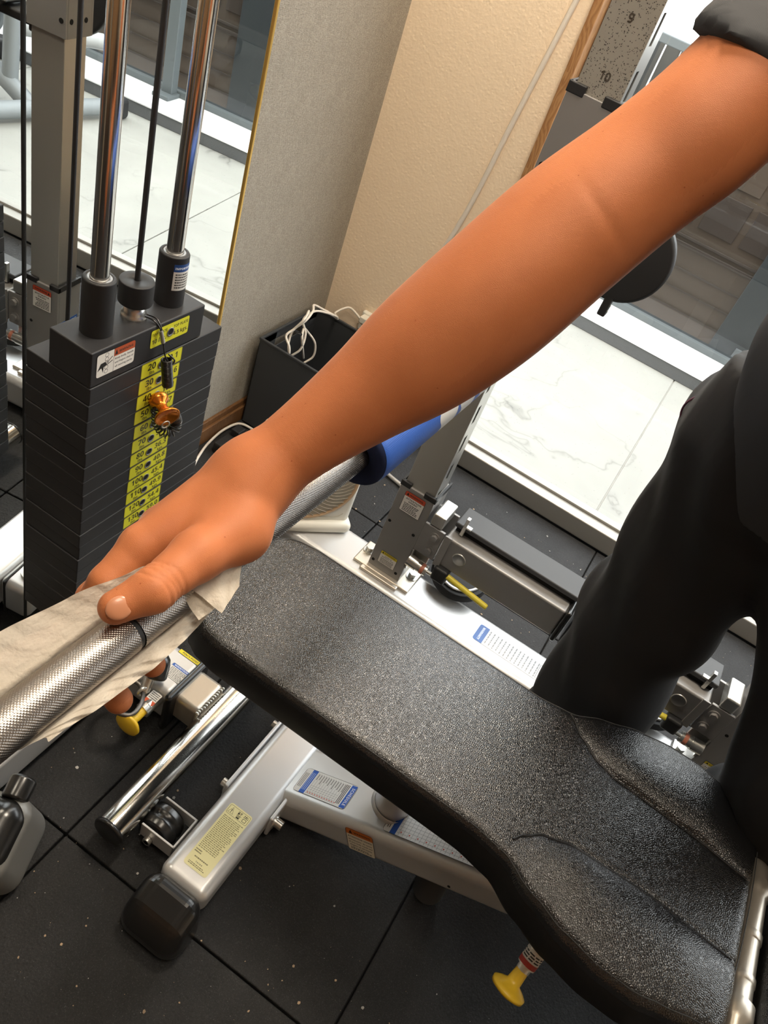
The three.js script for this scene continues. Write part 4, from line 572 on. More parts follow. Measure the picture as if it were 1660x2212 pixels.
// ---------------------------------------------------------------- barbell with blue pad
const barX = (z) => -0.2 - 0.0244 * (z + 0.4), BY = 0.86;
{
  const b = group('barbell', 'knurled steel barbell resting on the rack hooks across the bench head', 'barbell');
  const seg = (z0, z1, r, mat, name) => { const g = new THREE.CylinderGeometry(r, r, Math.abs(z1 - z0), 48, 1, true), uv = g.attributes.uv; for (let i = 0; i < uv.count; i++) uv.setXY(i, uv.getX(i) * Math.round(2 * Math.PI * r / 0.0019) * 0.0019, uv.getY(i) * Math.abs(z1 - z0)); align(g, V(barX(z0), BY, z0), V(barX(z1), BY, z1)); return mesh(name, g, mat, b, true); };
  const knurl = (z0, z1, name) => { // diamond knurling cut into the surface
    const R = 0.0150, NA = 84, per = 3, na = NA * per, nz = Math.round(Math.abs(z1 - z0) / (2 * Math.PI * R / NA) * per), pos = [], idx = [];
    for (let i = 0; i <= nz; i++) for (let j = 0; j < na; j++) { const u = i / per, v = j / per, a = Math.abs((((u + v) / 2) % 1) - 0.5) * 2, b2 = Math.abs(((((u - v) / 2) % 1) + 1) % 1 - 0.5) * 2, r = R + 0.0003 * (Math.min(1, 1.35 * Math.min(a, b2)) - 0.55), z = lerp(z0, z1, i / nz), th = j / na * Math.PI * 2; pos.push(barX(z) + r * Math.cos(th), BY + r * Math.sin(th), z); }
    for (let i = 0; i < nz; i++) for (let j = 0; j < na; j++) { const p = i * na + j, q = i * na + (j + 1) % na; idx.push(p, q, p + na, q, q + na, p + na); }
    const g = new THREE.BufferGeometry(); g.setAttribute('position', new THREE.Float32BufferAttribute(pos, 3)); g.setIndex(idx); g.computeVertexNormals(); g.setAttribute('uv', new THREE.Float32BufferAttribute(new Float32Array(pos.length / 3 * 2), 2)); return mesh(name, g, M.knurled, b, true); };
  seg(0.34, -0.05, 0.0150, M.chrome, 'shaft'); knurl(-0.05, -0.2655, 'knurled_grip'); knurl(-0.2695, -0.56, 'knurled_shaft'); seg(-0.56, -1.45, 0.0150, M.chrome, 'shaft');
  mesh('ring_mark', [rod([barX(-0.2655), BY, -0.2655], [barX(-0.2695), BY, -0.2695], 0.0143, 0.0143, 40)], M.blackMatte, b);
  mesh('end_cap', [rod([barX(0.34), BY, 0.34], [barX(0.35), BY, 0.35], 0.0153, 0.014, 32)], M.blackMatte, b);
  mesh('end_disc', [lathe([[0.0001, 0], [0.078, 0], [0.084, 0.004], [0.084, 0.018], [0.078, 0.022], [0.0001, 0.024]], [-0.163, 0.856, -1.415], [-0.163, 0.856, -2], 56)], M.blackMatte, b);
  mesh('disc_tab', [box(-0.158, -0.143, 0.742, 0.79, -1.435, -1.415, 0.003)], M.blackMatte, b);
  for (const y of [0.752, 0.764, 0.776]) mesh('tab_screw', rod([-0.1445, y, -1.424], [-0.1418, y, -1.424], 0.003, 0.003, 10), M.zinc, b);
  const p = group('barbell_pad', 'blue fabric bar pad with white lettering wrapped around the barbell', 'bar pad');
  const z0 = -0.552, z1 = -0.99, A = [barX(z0), BY, z0], Bp = [barX(z1), BY, z1], L = Math.hypot(A[0] - Bp[0], z1 - z0);
  const g = lathe([[0.0325, 0.004], [0.0335, 0.010], [0.0335, L - 0.01], [0.0325, L - 0.004]], A, Bp, 64), uv = g.attributes.uv;
  mesh('cover', g, M.blue, p);
  mesh('end_cover', lathe([[0.0156, 0.001], [0.024, -0.002], [0.030, 0.0], [0.0326, 0.0045]], A, Bp, 64), M.navy, p); mesh('end_cover', lathe([[0.0326, L - 0.0045], [0.030, L], [0.024, L + 0.002], [0.0156, L - 0.001]], A, Bp, 64), M.navy, p);
  // white print: thick strokes of big letters along the upper right side
  const strokes = [[0.115, 0.155], [0.163, 0.20], [0.212, 0.25], [0.27, 0.312]], st = [];
  for (const [a, c] of strokes) { const N = 12, pp = [], ii = []; for (let i = 0; i <= N; i++) for (let k = 0; k < 2; k++) { const th = lerp(-0.62, 1.4, i / N), z = z0 - (k ? c - 0.004 * i / N : a + 0.005 * Math.sin(i)), r = 0.03365; pp.push(barX(z) + r * Math.cos(th + 0.15), BY + r * Math.sin(th + 0.15), z); } for (let i = 0; i < N; i++) { const q = i * 2; ii.push(q, q + 1, q + 2, q + 1, q + 3, q + 2); } const gg = new THREE.BufferGeometry(); gg.setAttribute('position', new THREE.Float32BufferAttribute(pp, 3)); gg.setIndex(ii); gg.computeVertexNormals(); gg.setAttribute('uv', new THREE.Float32BufferAttribute(new Float32Array(pp.length / 3 * 2), 2)); st.push(gg); }
  mesh('print', st, M.whiteInk, p);
}
// ---------------------------------------------------------------- small things along the walls
{ // storage bin in the corner
  const b = group('storage_bin', 'dark grey open storage bin in the room corner', 'bin');
  const x0 = -0.862, x1 = -0.676, z0 = -1.752, z1 = -1.490, h = 0.262, t = 0.003;
  mesh('wall', [box(x0, x1, 0, h, z1 - t, z1, 0.001), box(x0, x1, 0, h - 0.0, z0, z0 + t, 0.001), box(x1 - t, x1, 0, h, z0, z1, 0.001), box(x0, x0 + t, 0, h - 0.052, z0, z1, 0.001), box(x0, x0 + t, h - 0.052, h, z0, -1.68, 0.001), box(x0, x0 + t, h - 0.052, h, -1.56, z1, 0.001), box(x0, x0 + t, h - 0.028, h, z0, z1, 0.001), box(x0, x1, 0, 0.004, z0, z1)], M.bin, b);
  mesh('rim', [box(x0 - 0.002, x1 + 0.002, h - 0.006, h + 0.001, z1 - t - 0.002, z1 + 0.002, 0.002), box(x0 - 0.002, x1 + 0.002, h - 0.006, h + 0.001, z0 - 0.002, z0 + t + 0.002, 0.002), box(x0 - 0.002, x0 + t + 0.002, h - 0.006, h + 0.001, z0, z1, 0.002), box(x1 - t - 0.002, x1 + 0.002, h - 0.006, h + 0.001, z0, z1, 0.002)], M.bin, b);
  const c = group('cable_coil', 'coiled white cable hanging in the grey storage bin', 'cable');
  const D = (q) => q.map(([y, z], i) => [-0.79 + 0.012 * Math.sin(i * 1.7), y, z]);
  mesh('loop', [tube(D([[0.275, -1.732], [0.299, -1.694], [0.33, -1.639], [0.35, -1.601], [0.353, -1.571], [0.338, -1.54], [0.307, -1.525], [0.274, -1.515], [0.243, -1.504], [0.15, -1.52], [0.05, -1.55]]), 0.0029, 90), tube(D([[0.271, -1.734], [0.327, -1.64], [0.338, -1.596], [0.32, -1.566], [0.29, -1.564], [0.251, -1.552], [0.218, -1.539], [0.12, -1.55], [0.03, -1.58]]), 0.0029, 90), tube(D([[0.353, -1.561], [0.348, -1.526], [0.316, -1.517], [0.298, -1.501], [0.276, -1.4985], [0.256, -1.5], [0.16, -1.53], [0.05, -1.6]]), 0.0029, 90), tube(D([[0.2, -1.6], [0.296, -1.538], [0.299, -1.565], [0.272, -1.605], [0.237, -1.63], [0.197, -1.633], [0.164, -1.613], [0.08, -1.62], [0.02, -1.64]]), 0.0029, 90)], M.cable, c);
  mesh('cable_tail', tube([[-0.79, 0.275, -1.732], [-0.815, 0.266, -1.765], [-0.797, 0.28, -1.80], [-0.771, 0.275, -1.80], [-0.742, 0.255, -1.805]], 0.003, 40), M.cable, c);
  mesh('cable_tie', [new THREE.TorusGeometry(0.010, 0.002, 6, 18).rotateX(1.2).translate(-0.789, 0.302, -1.533)], M.blackMatte, c);
}
{
  const w = mesh('wall_cable', [tube([[-0.50, 1.42, -1.824], [-0.516, 1.25, -1.824], [-0.532, 1.117, -1.824], [-0.561, 0.88, -1.823], [-0.592, 0.632, -1.824], [-0.64, 0.44, -1.824], [-0.72, 0.285, -1.82]], 0.006, 90, 10)], M.cable); tag(w, 'thin white cable running down the beige wall', 'cable');
  const k = group('wall_socket', 'beige wall socket block low on the beige wall beside the bin', 'socket');
  mesh('cover', [box(-0.762, -0.69, 0.235, 0.285, -1.83, -1.815, 0.004)], M.cream, k); mesh('plug', [box(-0.755, -0.70, 0.24, 0.258, -1.815, -1.795, 0.003), box(-0.755, -0.70, 0.262, 0.280, -1.815, -1.79, 0.003)], M.cream, k);
  const f = mesh('floor_cable', tube([[-0.80, 0.005, -1.20], [-0.836, 0.006, -1.279], [-0.855, 0.008, -1.347], [-0.860, 0.012, -1.418], [-0.850, 0.010, -1.466], [-0.815, 0.006, -1.478], [-0.76, 0.005, -1.47], [-0.70, 0.005, -1.44]], 0.0034, 80), M.cable); tag(f, 'white power cable along the floor by the grey wall', 'cable');
  const h = mesh('fan_cord', tube([[-0.60, 0.006, -1.70], [-0.571, 0.006, -1.682], [-0.52, 0.006, -1.655], [-0.474, 0.006, -1.623], [-0.419, 0.006, -1.61], [-0.385, 0.006, -1.60]], 0.0055, 80), S({ color: C(0.55, 0.53, 0.5), metalness: 0.5, roughness: 0.35 })); tag(h, 'thick grey cord curving across the floor behind the upright', 'cord');
  const p = group('power_strip', 'black power strip on the floor beside the baseboard', 'power strip'); mesh('body', box(-0.835, -0.79, 0, 0.032, -1.43, -1.33, 0.006), M.blackMatte, p); mesh('plug', [box(-0.825, -0.80, 0.032, 0.052, -1.415, -1.385, 0.003)], M.blackMatte, p);
}
{ // white box fan standing on the base tube
  const f = group('box_fan', 'cream box fan standing on the rack base', 'fan'); f.position.set(-0.405, 0.1005, -1.252); f.rotation.y = 0.79; // local: right front bottom corner at the origin, front faces +z
  mesh('body', [box(-0.22, 0, 0.012, 0.24, -0.085, 0, 0.014, 4)], M.cream, f);
  mesh('base', [box(-0.225, 0.006, 0, 0.03, -0.095, 0.016, 0.013, 4)], M.cream, f);
  mesh('bezel', lathe([[0.093, -0.002], [0.095, 0.004], [0.101, 0.004], [0.103, -0.002]], [-0.11, 0.138, 0], [-0.11, 0.138, 1], 64), M.fanRing, f);
  mesh('recess', lathe([[0.0001, 0.0012], [0.094, 0.0012]], [-0.11, 0.138, 0], [-0.11, 0.138, 1], 48), M.fanDark, f);
  const ribs = []; for (let i = 0; i < 40; i++) { const a = i / 40 * Math.PI * 2, P = (r, t) => [-0.11 + r * Math.cos(a + t), 0.138 + r * Math.sin(a + t), 0.0035]; ribs.push(tube([P(0.022, 0), P(0.045, 0.12), P(0.072, 0.32), P(0.094, 0.55)], 0.0011, 14, 5)); }
  mesh('grille', ribs, S({ color: C(0.36, 0.32, 0.26), roughness: 0.5 }), f).userData.kind = 'stuff';
  mesh('grille_hub', lathe([[0.0001, 0.006], [0.022, 0.005], [0.026, 0.001]], [-0.11, 0.138, 0], [-0.11, 0.138, 1], 32), M.cream, f);
  mesh('badge', tube([[-0.02, 0.052, 0.0006], [-0.03, 0.044, 0.0006], [-0.07, 0.040, 0.0006], [-0.09, 0.042, 0.0006]], 0.0006, 30, 5), M.fanDark, f);
}
{ // black pulley housing at the front left corner of the rack base
  const p = group('pulley_housing', 'glossy black pulley housing with grey side plate at the rack base corner', 'pulley housing');
  const A = V(-0.432, 0.075, -0.352); // turned slightly
  p.position.copy(A); p.rotation.set(0.25, 0.35, 0.12);
  mesh('shell', [box(-0.12, 0.03, -0.06, 0.055, -0.052, 0.055, 0.032, 6)], M.blackGloss, p);
  mesh('side_plate', [box(-0.12, 0.033, -0.066, 0.058, -0.060, 0.064, 0.03, 5).scale(1.0, 0.9, 1.0)], S({ color: C(0.25, 0.25, 0.24), metalness: 0.4, roughness: 0.4 }), p).scale.set(1, 1, 1);
  p.children[1].position.y = -0.012;
  mesh('axle_nub', [lathe([[0.0001, 0], [0.0175, 0], [0.0195, -0.004], [0.0195, -0.03], [0.017, -0.034], [0.0001, -0.035]], [0.0, 0.025, -0.05], [0.0, 0.025, 1], 32)], M.blackGloss, p);
}
{ // crumbs of worn rubber and dust on the floor
  const s = new THREE.Shape(); s.moveTo(-0.5, -0.2); s.lineTo(0.1, -0.5); s.lineTo(0.5, 0.05); s.lineTo(0.2, 0.45); s.lineTo(-0.35, 0.3); s.closePath();
  const g = new THREE.ExtrudeGeometry(s, { depth: 0.22, bevelEnabled: false }); g.rotateX(-Math.PI / 2); triUV(g);
  const N = 900, im = new THREE.InstancedMesh(g, S({ color: 0xffffff, roughness: 0.8 }), N), m = new THREE.Matrix4(), q = new THREE.Quaternion(), e = new THREE.Euler(), c = new THREE.Color();
  for (let i = 0; i < N; i++) {
    let x, z; if (i < 420) { x = lerp(-0.55, 0.5, rnd()); z = lerp(-0.62, 0.05, Math.pow(rnd(), 0.8)); } else if (i < 700) { x = lerp(-0.5, 0.6, rnd()); z = lerp(-1.8, -1.28, rnd()); } else { x = lerp(-0.8, 1.6, rnd()); z = lerp(-1.8, 0.6, rnd()); }
    const sz = 0.0009 + 0.0052 * Math.pow(rnd(), 3); e.set(0, rnd() * 6.3, 0); q.setFromEuler(e); m.compose(V(x, 0.0001, z), q, V(sz, sz, sz * (0.6 + 0.6 * rnd()))); im.setMatrixAt(i, m);
    const k = rnd(), v = 0.4 + 0.5 * rnd(); im.setColorAt(i, k < 0.6 ? c.setRGB(0.55 * v, 0.40 * v, 0.26 * v) : c.setRGB(0.6 * v, 0.58 * v, 0.55 * v));
  }
  im.name = numbered('floor_crumb'); im.castShadow = im.receiveShadow = true; im.userData = { kind: 'stuff', label: 'tan crumbs and dust specks scattered over the black floor', category: 'crumbs' }; scene.add(im);
}
// ---------------------------------------------------------------- the person wiping the bar
{
  const person = group('person', 'person in black t-shirt and black trousers reaching across to wipe the barbell', 'person');
  const J = { wrist: [-0.2149, 0.9057, -0.4061], fa3: [-0.1955, 0.943, -0.446], fa2: [-0.1747, 0.9804, -0.4825], fm: [-0.1556, 1.016, -0.5118], fa1: [-0.1343, 1.059, -0.542], elb: [-0.1116, 1.1136, -0.5824], ua2: [-0.0872, 1.1622, -0.6179], ua1: [-0.0692, 1.1968, -0.6395], ua0: [-0.056, 1.2303, -0.6656], sh: [-0.01, 1.325, -0.77],
    i1: [-0.2418, 0.872, -0.3218], i2: [-0.2432, 0.8574, -0.291], i3: [-0.2518, 0.8152, -0.2694], i4: [-0.2694, 0.8044, -0.228],
    m1: [-0.2478, 0.8671, -0.3499], m2: [-0.2677, 0.8073, -0.3056], m3: [-0.2466, 0.7742, -0.2823], m4: [-0.1947, 0.7993, -0.2573],
    r1: [-0.2471, 0.865, -0.3754], r2: [-0.2634, 0.8051, -0.3455], r3: [-0.2419, 0.7772, -0.3134], r4: [-0.1947, 0.8063, -0.2906],
    p1: [-0.2469, 0.8662, -0.3968], p2: [-0.2508, 0.8164, -0.3725], p3: [-0.2316, 0.7934, -0.3439], p4: [-0.2031, 0.8115, -0.3268],
    t0: [-0.1959, 0.8912, -0.3687], t1: [-0.1991, 0.8941, -0.3256], t2: [-0.1999, 0.8924, -0.2832], t3: [-0.2097, 0.8859, -0.2612] };
  const chain = [[J.sh, 0.057], [J.ua0, 0.0488], [J.ua1, 0.0478], [J.ua2, 0.0475], [J.elb, 0.0508], [J.fa1, 0.0516], [J.fm, 0.0478], [J.fa2, 0.0386], [J.fa3, 0.0305], [J.wrist, 0.0270]];
  const axis = new THREE.CatmullRomCurve3(chain.map(([q]) => V(...q)), false, 'centripetal'), limb = []; // smooth limb axis with its girth
  for (let q = 0; q <= 130; q++) { const t = q / 130, o = axis.getPoint(t), s = t * (chain.length - 1), k = Math.min(chain.length - 2, Math.floor(s)), f = s - k, R = (m) => chain[clamp(m, 0, chain.length - 1)][1], a = R(k - 1), b = R(k), c = R(k + 1), e = R(k + 2); limb.push([o.x, o.y, o.z, 0.5 * (2 * b + (c - a) * f + (2 * a - 5 * b + 4 * c - e) * f * f + (3 * b - a - 3 * c + e) * f * f * f)]); }
  const armSDF = (p) => {
    let d = 9; const q0 = p[2] > -0.44 ? 90 : 0, q1 = p[2] < -0.6 ? 90 : limb.length - 1; for (let q = q0; q < q1; q++) { const e = cone(p, limb[q], limb[q + 1], limb[q][3], limb[q + 1][3]); if (e < d) d = e; }
    if (p[2] > -0.50) {
      let h = cone(p, J.wrist, J.i1, 0.0245, 0.0165); h = smin(h, cone(p, J.wrist, J.m1, 0.024, 0.0165), 0.012); h = smin(h, cone(p, J.wrist, J.r1, 0.023, 0.0155), 0.012); h = smin(h, cone(p, J.wrist, J.p1, 0.022, 0.0145), 0.012);
      h = smin(h, cone(p, J.wrist, J.t0, 0.024, 0.0225), 0.02); h = smin(h, cone(p, J.t0, J.t1, 0.0225, 0.0178), 0.012);
      const f = (a, b, c, e, r0, r1, r2, r3) => Math.min(smin(cone(p, a, b, r0, r1), cone(p, b, c, r1, r2), 0.004), smin(cone(p, b, c, r1, r2), cone(p, c, e, r2, r3), 0.004));
      const th = smin(cone(p, J.t1, J.t2, 0.0178, 0.0142), cone(p, J.t2, J.t3, 0.0146, 0.0112), 0.006);
      h = smin(h, th, 0.006);
      h = smin(h, f(J.i1, J.i2, J.i3, J.i4, 0.0155, 0.0125, 0.0105, 0.0085), 0.004); h = smin(h, f(J.m1, J.m2, J.m3, J.m4, 0.0155, 0.0118, 0.0102, 0.0098), 0.004); h = smin(h, f(J.r1, J.r2, J.r3, J.r4, 0.0145, 0.0112, 0.0098, 0.0092), 0.004); h = smin(h, f(J.p1, J.p2, J.p3, J.p4, 0.0135, 0.0102, 0.0085, 0.007), 0.004);
      d = smin(d, h, 0.014);
      // skin creases over the thumb joint
      for (let k = 0; k < 4; k++) { const kk = 0.70 + 0.11 * k + 0.02 * Math.sin(p[0] * 300 + k * 2), c = [lerp(J.t1[0], J.t2[0], kk), lerp(J.t1[1], J.t2[1], kk), lerp(J.t1[2], J.t2[2], kk)]; const w = Math.abs((p[0] - c[0]) * -0.02 + (p[1] - c[1]) * -0.04 + (p[2] - c[2]) * 1 + 0.15 * (p[0] - c[0])), R = Math.hypot(p[0] - c[0], p[1] - c[1], p[2] - c[2]); if (R < 0.024) d += 0.00075 * Math.exp(-(w * w) / (0.0011 * 0.0011)) * sstep(0.024, 0.014, R); }
    } else if (p[2] < -0.53) { // crease in the crook of the elbow
      const c = [-0.084, 1.144, -0.553]; const w = (p[0] - c[0]) * 0.45 + (p[1] - c[1]) * 0.8 - (p[2] - c[2]) * 0.35, R = Math.hypot(p[0] - c[0], p[1] - c[1], p[2] - c[2]); if (R < 0.05) d += 0.0005 * Math.exp(-(w * w) / (0.004 * 0.004)) * sstep(0.05, 0.01, R);
    }
    return d;
  };
  const HIP = [0.215, 0.9, -0.965], CH = [0.19, 1.24, -0.79], NK = [0.165, 1.43, -0.73], HD = [0.135, 1.58, -0.665], LS = [0.36, 1.345, -0.66], LE = [0.46, 1.08, -0.52], LW = [0.40, 1.08, -0.28];
  const torso = (p, o) => { let d = cone(p, HIP, CH, 0.13 + o, 0.135 + o); d = smin(d, cone(p, J.sh, LS, 0.06 + o, 0.06 + o), 0.08); d = smin(d, cone(p, CH, [0.165, 1.36, -0.74], 0.12 + o, 0.08 + o), 0.06); return d; };
  const bodySDF = (p) => {
    let d = torso(p, -0.012); d = smin(d, cone(p, [0.165, 1.38, -0.74], NK, 0.055, 0.05), 0.03); d = smin(d, cone(p, NK, [0.14, 1.53, -0.68], 0.052, 0.055), 0.02);
    // head: skull, jaw, nose, brow, lips, ears; looks down and towards the hand
    d = smin(d, cone(p, [0.15, 1.60, -0.69], [0.125, 1.60, -0.65], 0.085, 0.08), 0.02); d = smin(d, cone(p, [0.12, 1.55, -0.64], [0.085, 1.51, -0.60], 0.055, 0.03), 0.035);
    d = smin(d, cone(p, [0.075, 1.585, -0.585], [0.066, 1.555, -0.572], 0.010, 0.013), 0.012); d = smin(d, cone(p, [0.06, 1.535, -0.60], [0.096, 1.535, -0.575], 0.007, 0.007), 0.01); d = smin(d, cone(p, [0.05, 1.61, -0.61], [0.11, 1.61, -0.57], 0.012, 0.012), 0.015);
    for (const e of [[0.068, 1.595, -0.60], [0.098, 1.595, -0.576]]) d = Math.max(d, -(Math.hypot(p[0] - e[0], p[1] - e[1], p[2] - e[2]) - 0.006));
    d = smin(d, cone(p, [0.066, 1.585, -0.71], [0.07, 1.555, -0.70], 0.014, 0.010), 0.008); d = smin(d, cone(p, [0.205, 1.585, -0.615], [0.20, 1.555, -0.61], 0.014, 0.010), 0.008);
    d = smin(d, cone(p, LS, LE, 0.052, 0.044), 0.03); d = smin(d, cone(p, LE, LW, 0.044, 0.028), 0.02); d = smin(d, cone(p, LW, [0.385, 1.1, -0.2], 0.026, 0.018), 0.02);
    for (let k = 0; k < 4; k++) d = smin(d, cone(p, [0.385 + 0.018 * k - 0.03, 1.1, -0.2], [0.37 + 0.018 * k - 0.03, 1.09, -0.12 + 0.008 * Math.abs(k - 1.4)], 0.01, 0.008), 0.004);
    d = smin(d, cone(p, [0.37, 1.1, -0.24], [0.335, 1.11, -0.18], 0.012, 0.009), 0.008);
    d = smin(d, cone(p, [0.178, 0.88, -0.97], [0.170, 0.55, -0.985], 0.075, 0.055), 0.02); d = smin(d, cone(p, [0.170, 0.55, -0.985], [0.208, 0.1, -1.0], 0.055, 0.04), 0.02); d = smin(d, cone(p, [0.30, 0.88, -0.955], [0.470, 0.5, -0.91], 0.075, 0.055), 0.02); d = smin(d, cone(p, [0.470, 0.5, -0.91], [0.5, 0.1, -0.98], 0.055, 0.04), 0.02);
    return d;
  };
  const arm = nets(armSDF, [-0.285, 0.755, -0.80], [0.05, 1.38, -0.4276], 0.0026), hand = nets(armSDF, [-0.285, 0.755, -0.4354], [-0.11, 1.03, -0.2], 0.00135), rest = nets(bodySDF, [-0.1, 0.03, -1.2], [0.62, 1.72, -0.08], 0.012);
  const body = mesh('body', [arm, hand, rest], M.skin, person); body.userData.label = 'bare right arm with the hand closed over the bar';
  // thumb nail
  { const n = new THREE.SphereGeometry(1, 24, 16); n.scale(0.0075, 0.0022, 0.0085); const ax = V(J.t3[0] - J.t2[0], J.t3[1] - J.t2[1], J.t3[2] - J.t2[2]).normalize(), up = V(0.52, 0.72, 0.42); up.addScaledVector(ax, -up.dot(ax)).normalize(); const sd = V().crossVectors(up, ax); n.applyMatrix4(new THREE.Matrix4().makeBasis(sd, up, ax)); n.translate(J.t3[0] + ax.x * -0.001 + up.x * 0.0102, J.t3[1] + ax.y * -0.001 + up.y * 0.0102, J.t3[2] + ax.z * -0.001 + up.z * 0.0102); mesh('thumbnail', n, M.nail, person); }
  const hemN = V(-0.1574, -0.9614, 0.2257), hem = V(-0.0700, 1.2525, -0.6338);
  const shirtSDF = (p) => { const a = Math.sin(p[1] * 46 + p[0] * 30) * 0.003 + Math.sin(p[2] * 60 + p[1] * 20) * 0.002; let s = cone(p, J.sh, J.ua1, 0.068, 0.0560); s = Math.max(s, (p[0] - hem.x) * hemN.x + (p[1] - hem.y) * hemN.y + (p[2] - hem.z) * hemN.z); let d = torso(p, 0.012); d = Math.max(d, 0.835 - p[1]); d = smin(d, s, 0.03); d = smin(d, Math.max(cone(p, LS, LE, 0.075, 0.07), 1.17 - p[1]), 0.03); return Math.max(d + a, p[1] - 1.415); };
  mesh('shirt', nets(shirtSDF, [-0.16, 0.8, -1.2], [0.62, 1.46, -0.4], 0.009), M.shirt, person);
  const RK = [0.170, 0.55, -0.985], RA = [0.208, 0.09, -1.0], LK = [0.478, 0.5, -0.905], LA = [0.50, 0.09, -0.98];
  const trouserSDF = (p) => {
    let d = cone(p, [0.172, 0.92, -0.95], [0.295, 0.92, -0.95], 0.120, 0.125); d = smin(d, cone(p, [0.25, 0.87, -0.95], [0.275, 0.83, -0.945], 0.12, 0.08), 0.04); d = smin(d, cone(p, [0.166, 0.87, -0.97], RK, 0.116, 0.087), 0.04); let r = cone(p, RK, RA, 0.087, 0.099);
    d = smin(d, r, 0.04); let l = cone(p, [0.30, 0.88, -0.955], LK, 0.118, 0.102); l = smin(l, cone(p, LK, LA, 0.102, 0.105), 0.04); d = smin(d, l, 0.035);
    const f = 0.0045 * Math.sin(p[1] * 38 + p[0] * 22 + 3 * Math.sin(p[2] * 12)) + 0.003 * Math.sin(p[0] * 70 + p[1] * 24 + p[2] * 50);
    return Math.max(d + f, p[1] - 0.965, 0.05 - p[1]);
  };
  mesh('trousers', nets(trouserSDF, [-0.04, 0.02, -1.24], [0.66, 1.0, -0.72], 0.0075), M.trouser, person);
  mesh('drawstring', tube([[0.07, 0.915, -0.955], [0.052, 0.90, -0.955], [0.042, 0.88, -0.955], [0.046, 0.862, -0.955], [0.062, 0.85, -0.955]], 0.0014, 30, 6), S({ color: C(0.12, 0.04, 0.07), roughness: 0.7 }), person);
  const hairSDF = (p) => { let d = cone(p, [0.152, 1.612, -0.70], [0.13, 1.612, -0.662], 0.094, 0.086); d = Math.max(d, -(cone(p, [0.10, 1.555, -0.61], [0.06, 1.50, -0.55], 0.085, 0.09))); return d + 0.003 * Math.sin(p[0] * 150) * Math.sin(p[2] * 140 + p[1] * 60); };
  mesh('hair', nets(hairSDF, [-0.0, 1.45, -0.85], [0.28, 1.75, -0.5], 0.008), M.hair, person);
  for (const [x, z, a] of [[0.20, -0.975, 0], [0.51, -0.95, 0.3]]) { const s = nets((p) => Math.max(smin(cone(p, [0, 0.045, -0.05], [0, 0.03, 0.11], 0.046, 0.036), cone(p, [0, 0.08, -0.05], [0, 0.06, -0.02], 0.045, 0.045), 0.03), -p[1] + 0.001), [-0.08, -0.02, -0.14], [0.08, 0.16, 0.18], 0.008); s.rotateY(-0.5 + a); s.translate(x, 0, z); mesh('shoe', s, M.shoe, person); }
}
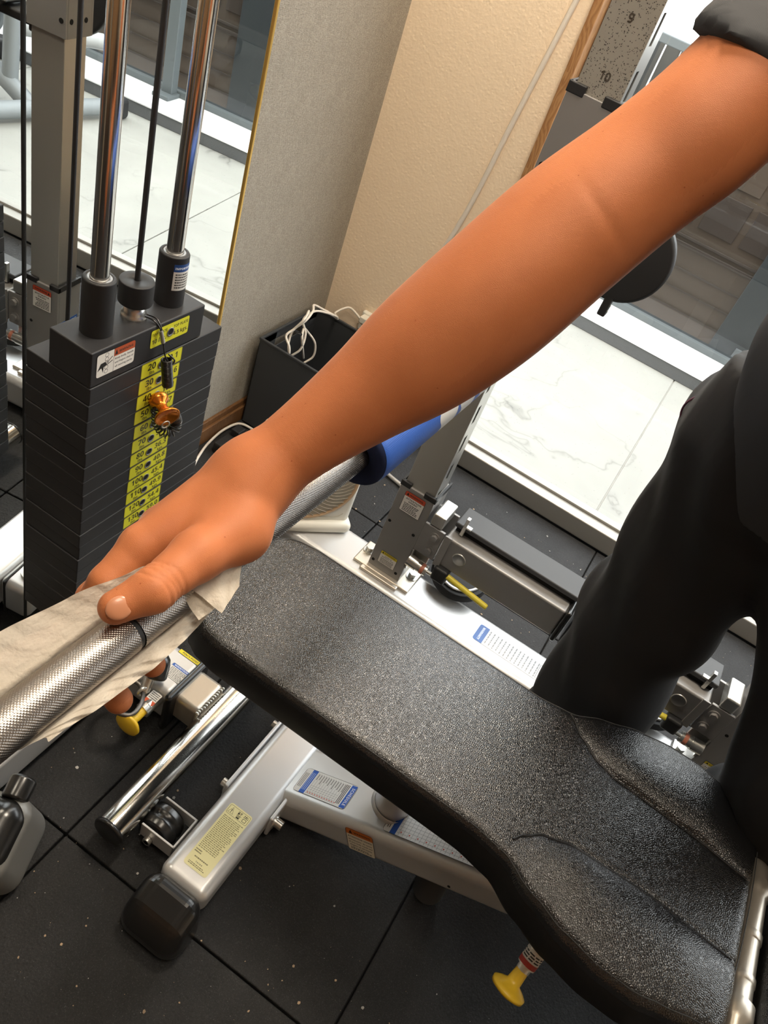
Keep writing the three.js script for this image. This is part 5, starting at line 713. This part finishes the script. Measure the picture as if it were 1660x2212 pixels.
// ---------------------------------------------------------------- paper wipe wrapped around the bar
{
  const t = group('paper_wipe', 'crumpled white paper wipe held around the barbell', 'paper wipe');
  const up = V(-0.912, 0.41, 0), cw = V(0.41, 0.912, 0), NU = 70, NVv = 48, pos = [], idx = [], uv = [];
  const hUp = [[-0.345, 0.001], [-0.32, 0.006], [-0.295, 0.013], [-0.25, 0.0225], [-0.2, 0.029], [-0.155, 0.033]], hDn = [[-0.352, 0.004], [-0.33, 0.009], [-0.30, 0.0125], [-0.265, 0.0135], [-0.23, 0.011], [-0.188, 0.0065], [-0.18, 0.006], [-0.155, 0.0055]];
  for (let i = 0; i <= NU; i++) {
    const u = i / NU;
    for (let j = 0; j <= NVv; j++) {
      const v = j / NVv; let a, b, zs; // a along up, b towards the viewer
      const zt = lerp(-0.352, -0.152, u), zb = lerp(-0.352, -0.185, u), z = lerp(zt, zb, sstep(0.35, 0.9, v)), R = 0.0168, hu = interp(hUp, z), hd = interp(hDn, z);
      const wob = 0.0011 * Math.sin(u * 19 + v * 6) + 0.0009 * Math.sin(u * 41 - v * 13) + 0.0006 * Math.sin(u * 67 + v * 29);
      if (v < 0.32) { const q = 1 - v / 0.32; a = R + hu * q; b = 0.004 + 0.006 * q * q + wob * 0.7 * q - 0.007 * (1 - q); }
      else if (v < 0.68) { const th = lerp(0.22, Math.PI - 0.22, (v - 0.32) / 0.36); a = R * Math.cos(th) * 1.0; b = -R * Math.sin(th) - 0.0; a += wob * 0.2; }
      else { const q = (v - 0.68) / 0.32; a = -R * 0.975 - hd * q; b = -0.0037 + 0.003 * q + wob * 2.2 * q; }
      pos.push(barX(z) + up.x * a + cw.x * b, BY + up.y * a + cw.y * b, z + wob); uv.push(u * 0.2, v * 0.12);
    }
  }
  const W = NVv + 1; for (let i = 0; i < NU; i++) for (let j = 0; j < NVv; j++) { const a = i * W + j; idx.push(a, a + 1, a + W, a + 1, a + W + 1, a + W); }
  const g = new THREE.BufferGeometry(); g.setAttribute('position', new THREE.Float32BufferAttribute(pos, 3)); g.setAttribute('uv', new THREE.Float32BufferAttribute(uv, 2)); g.setIndex(idx); g.computeVertexNormals();
  mesh('sheet', g, M.tissue, t, true);
  // crumpled corner that hangs out under the heel of the thumb
  const patch = (A, B, Cc, D, n, amp, s) => { const p = [], q = [], ii = [], o = [A, B, Cc, D].map((k) => V(...k)), nn = V().subVectors(o[1], o[0]).cross(V().subVectors(o[3], o[0])).normalize(); for (let i = 0; i <= n; i++) for (let j = 0; j <= n; j++) { const u = i / n, v = j / n, r = o[0].clone().lerp(o[1], u).lerp(o[3].clone().lerp(o[2], u), v); r.addScaledVector(nn, amp * (Math.sin(u * 5 + s) * Math.sin(v * 4 + s * 2) + 0.4 * Math.sin(u * 13 + v * 9 + s))); p.push(r.x, r.y, r.z); q.push(u * 0.05, v * 0.05); } for (let i = 0; i < n; i++) for (let j = 0; j < n; j++) { const a = i * (n + 1) + j; ii.push(a, a + 1, a + n + 1, a + 1, a + n + 2, a + n + 1); } const gg = new THREE.BufferGeometry(); gg.setAttribute('position', new THREE.Float32BufferAttribute(p, 3)); gg.setAttribute('uv', new THREE.Float32BufferAttribute(q, 2)); gg.setIndex(ii); gg.computeVertexNormals(); return gg; };
  mesh('folded_corner', patch([-0.1985, 0.879, -0.312], [-0.184, 0.884, -0.362], [-0.1705, 0.8705, -0.343], [-0.1665, 0.8645, -0.3195], 14, 0.0014, 1.0), M.tissue, t, true);
  mesh('folded_corner', patch([-0.1995, 0.874, -0.310], [-0.187, 0.872, -0.345], [-0.172, 0.864, -0.329], [-0.1756, 0.8602, -0.3072], 14, 0.0012, 2.4), M.tissue, t, true);
}
renderer.render(scene, camera);
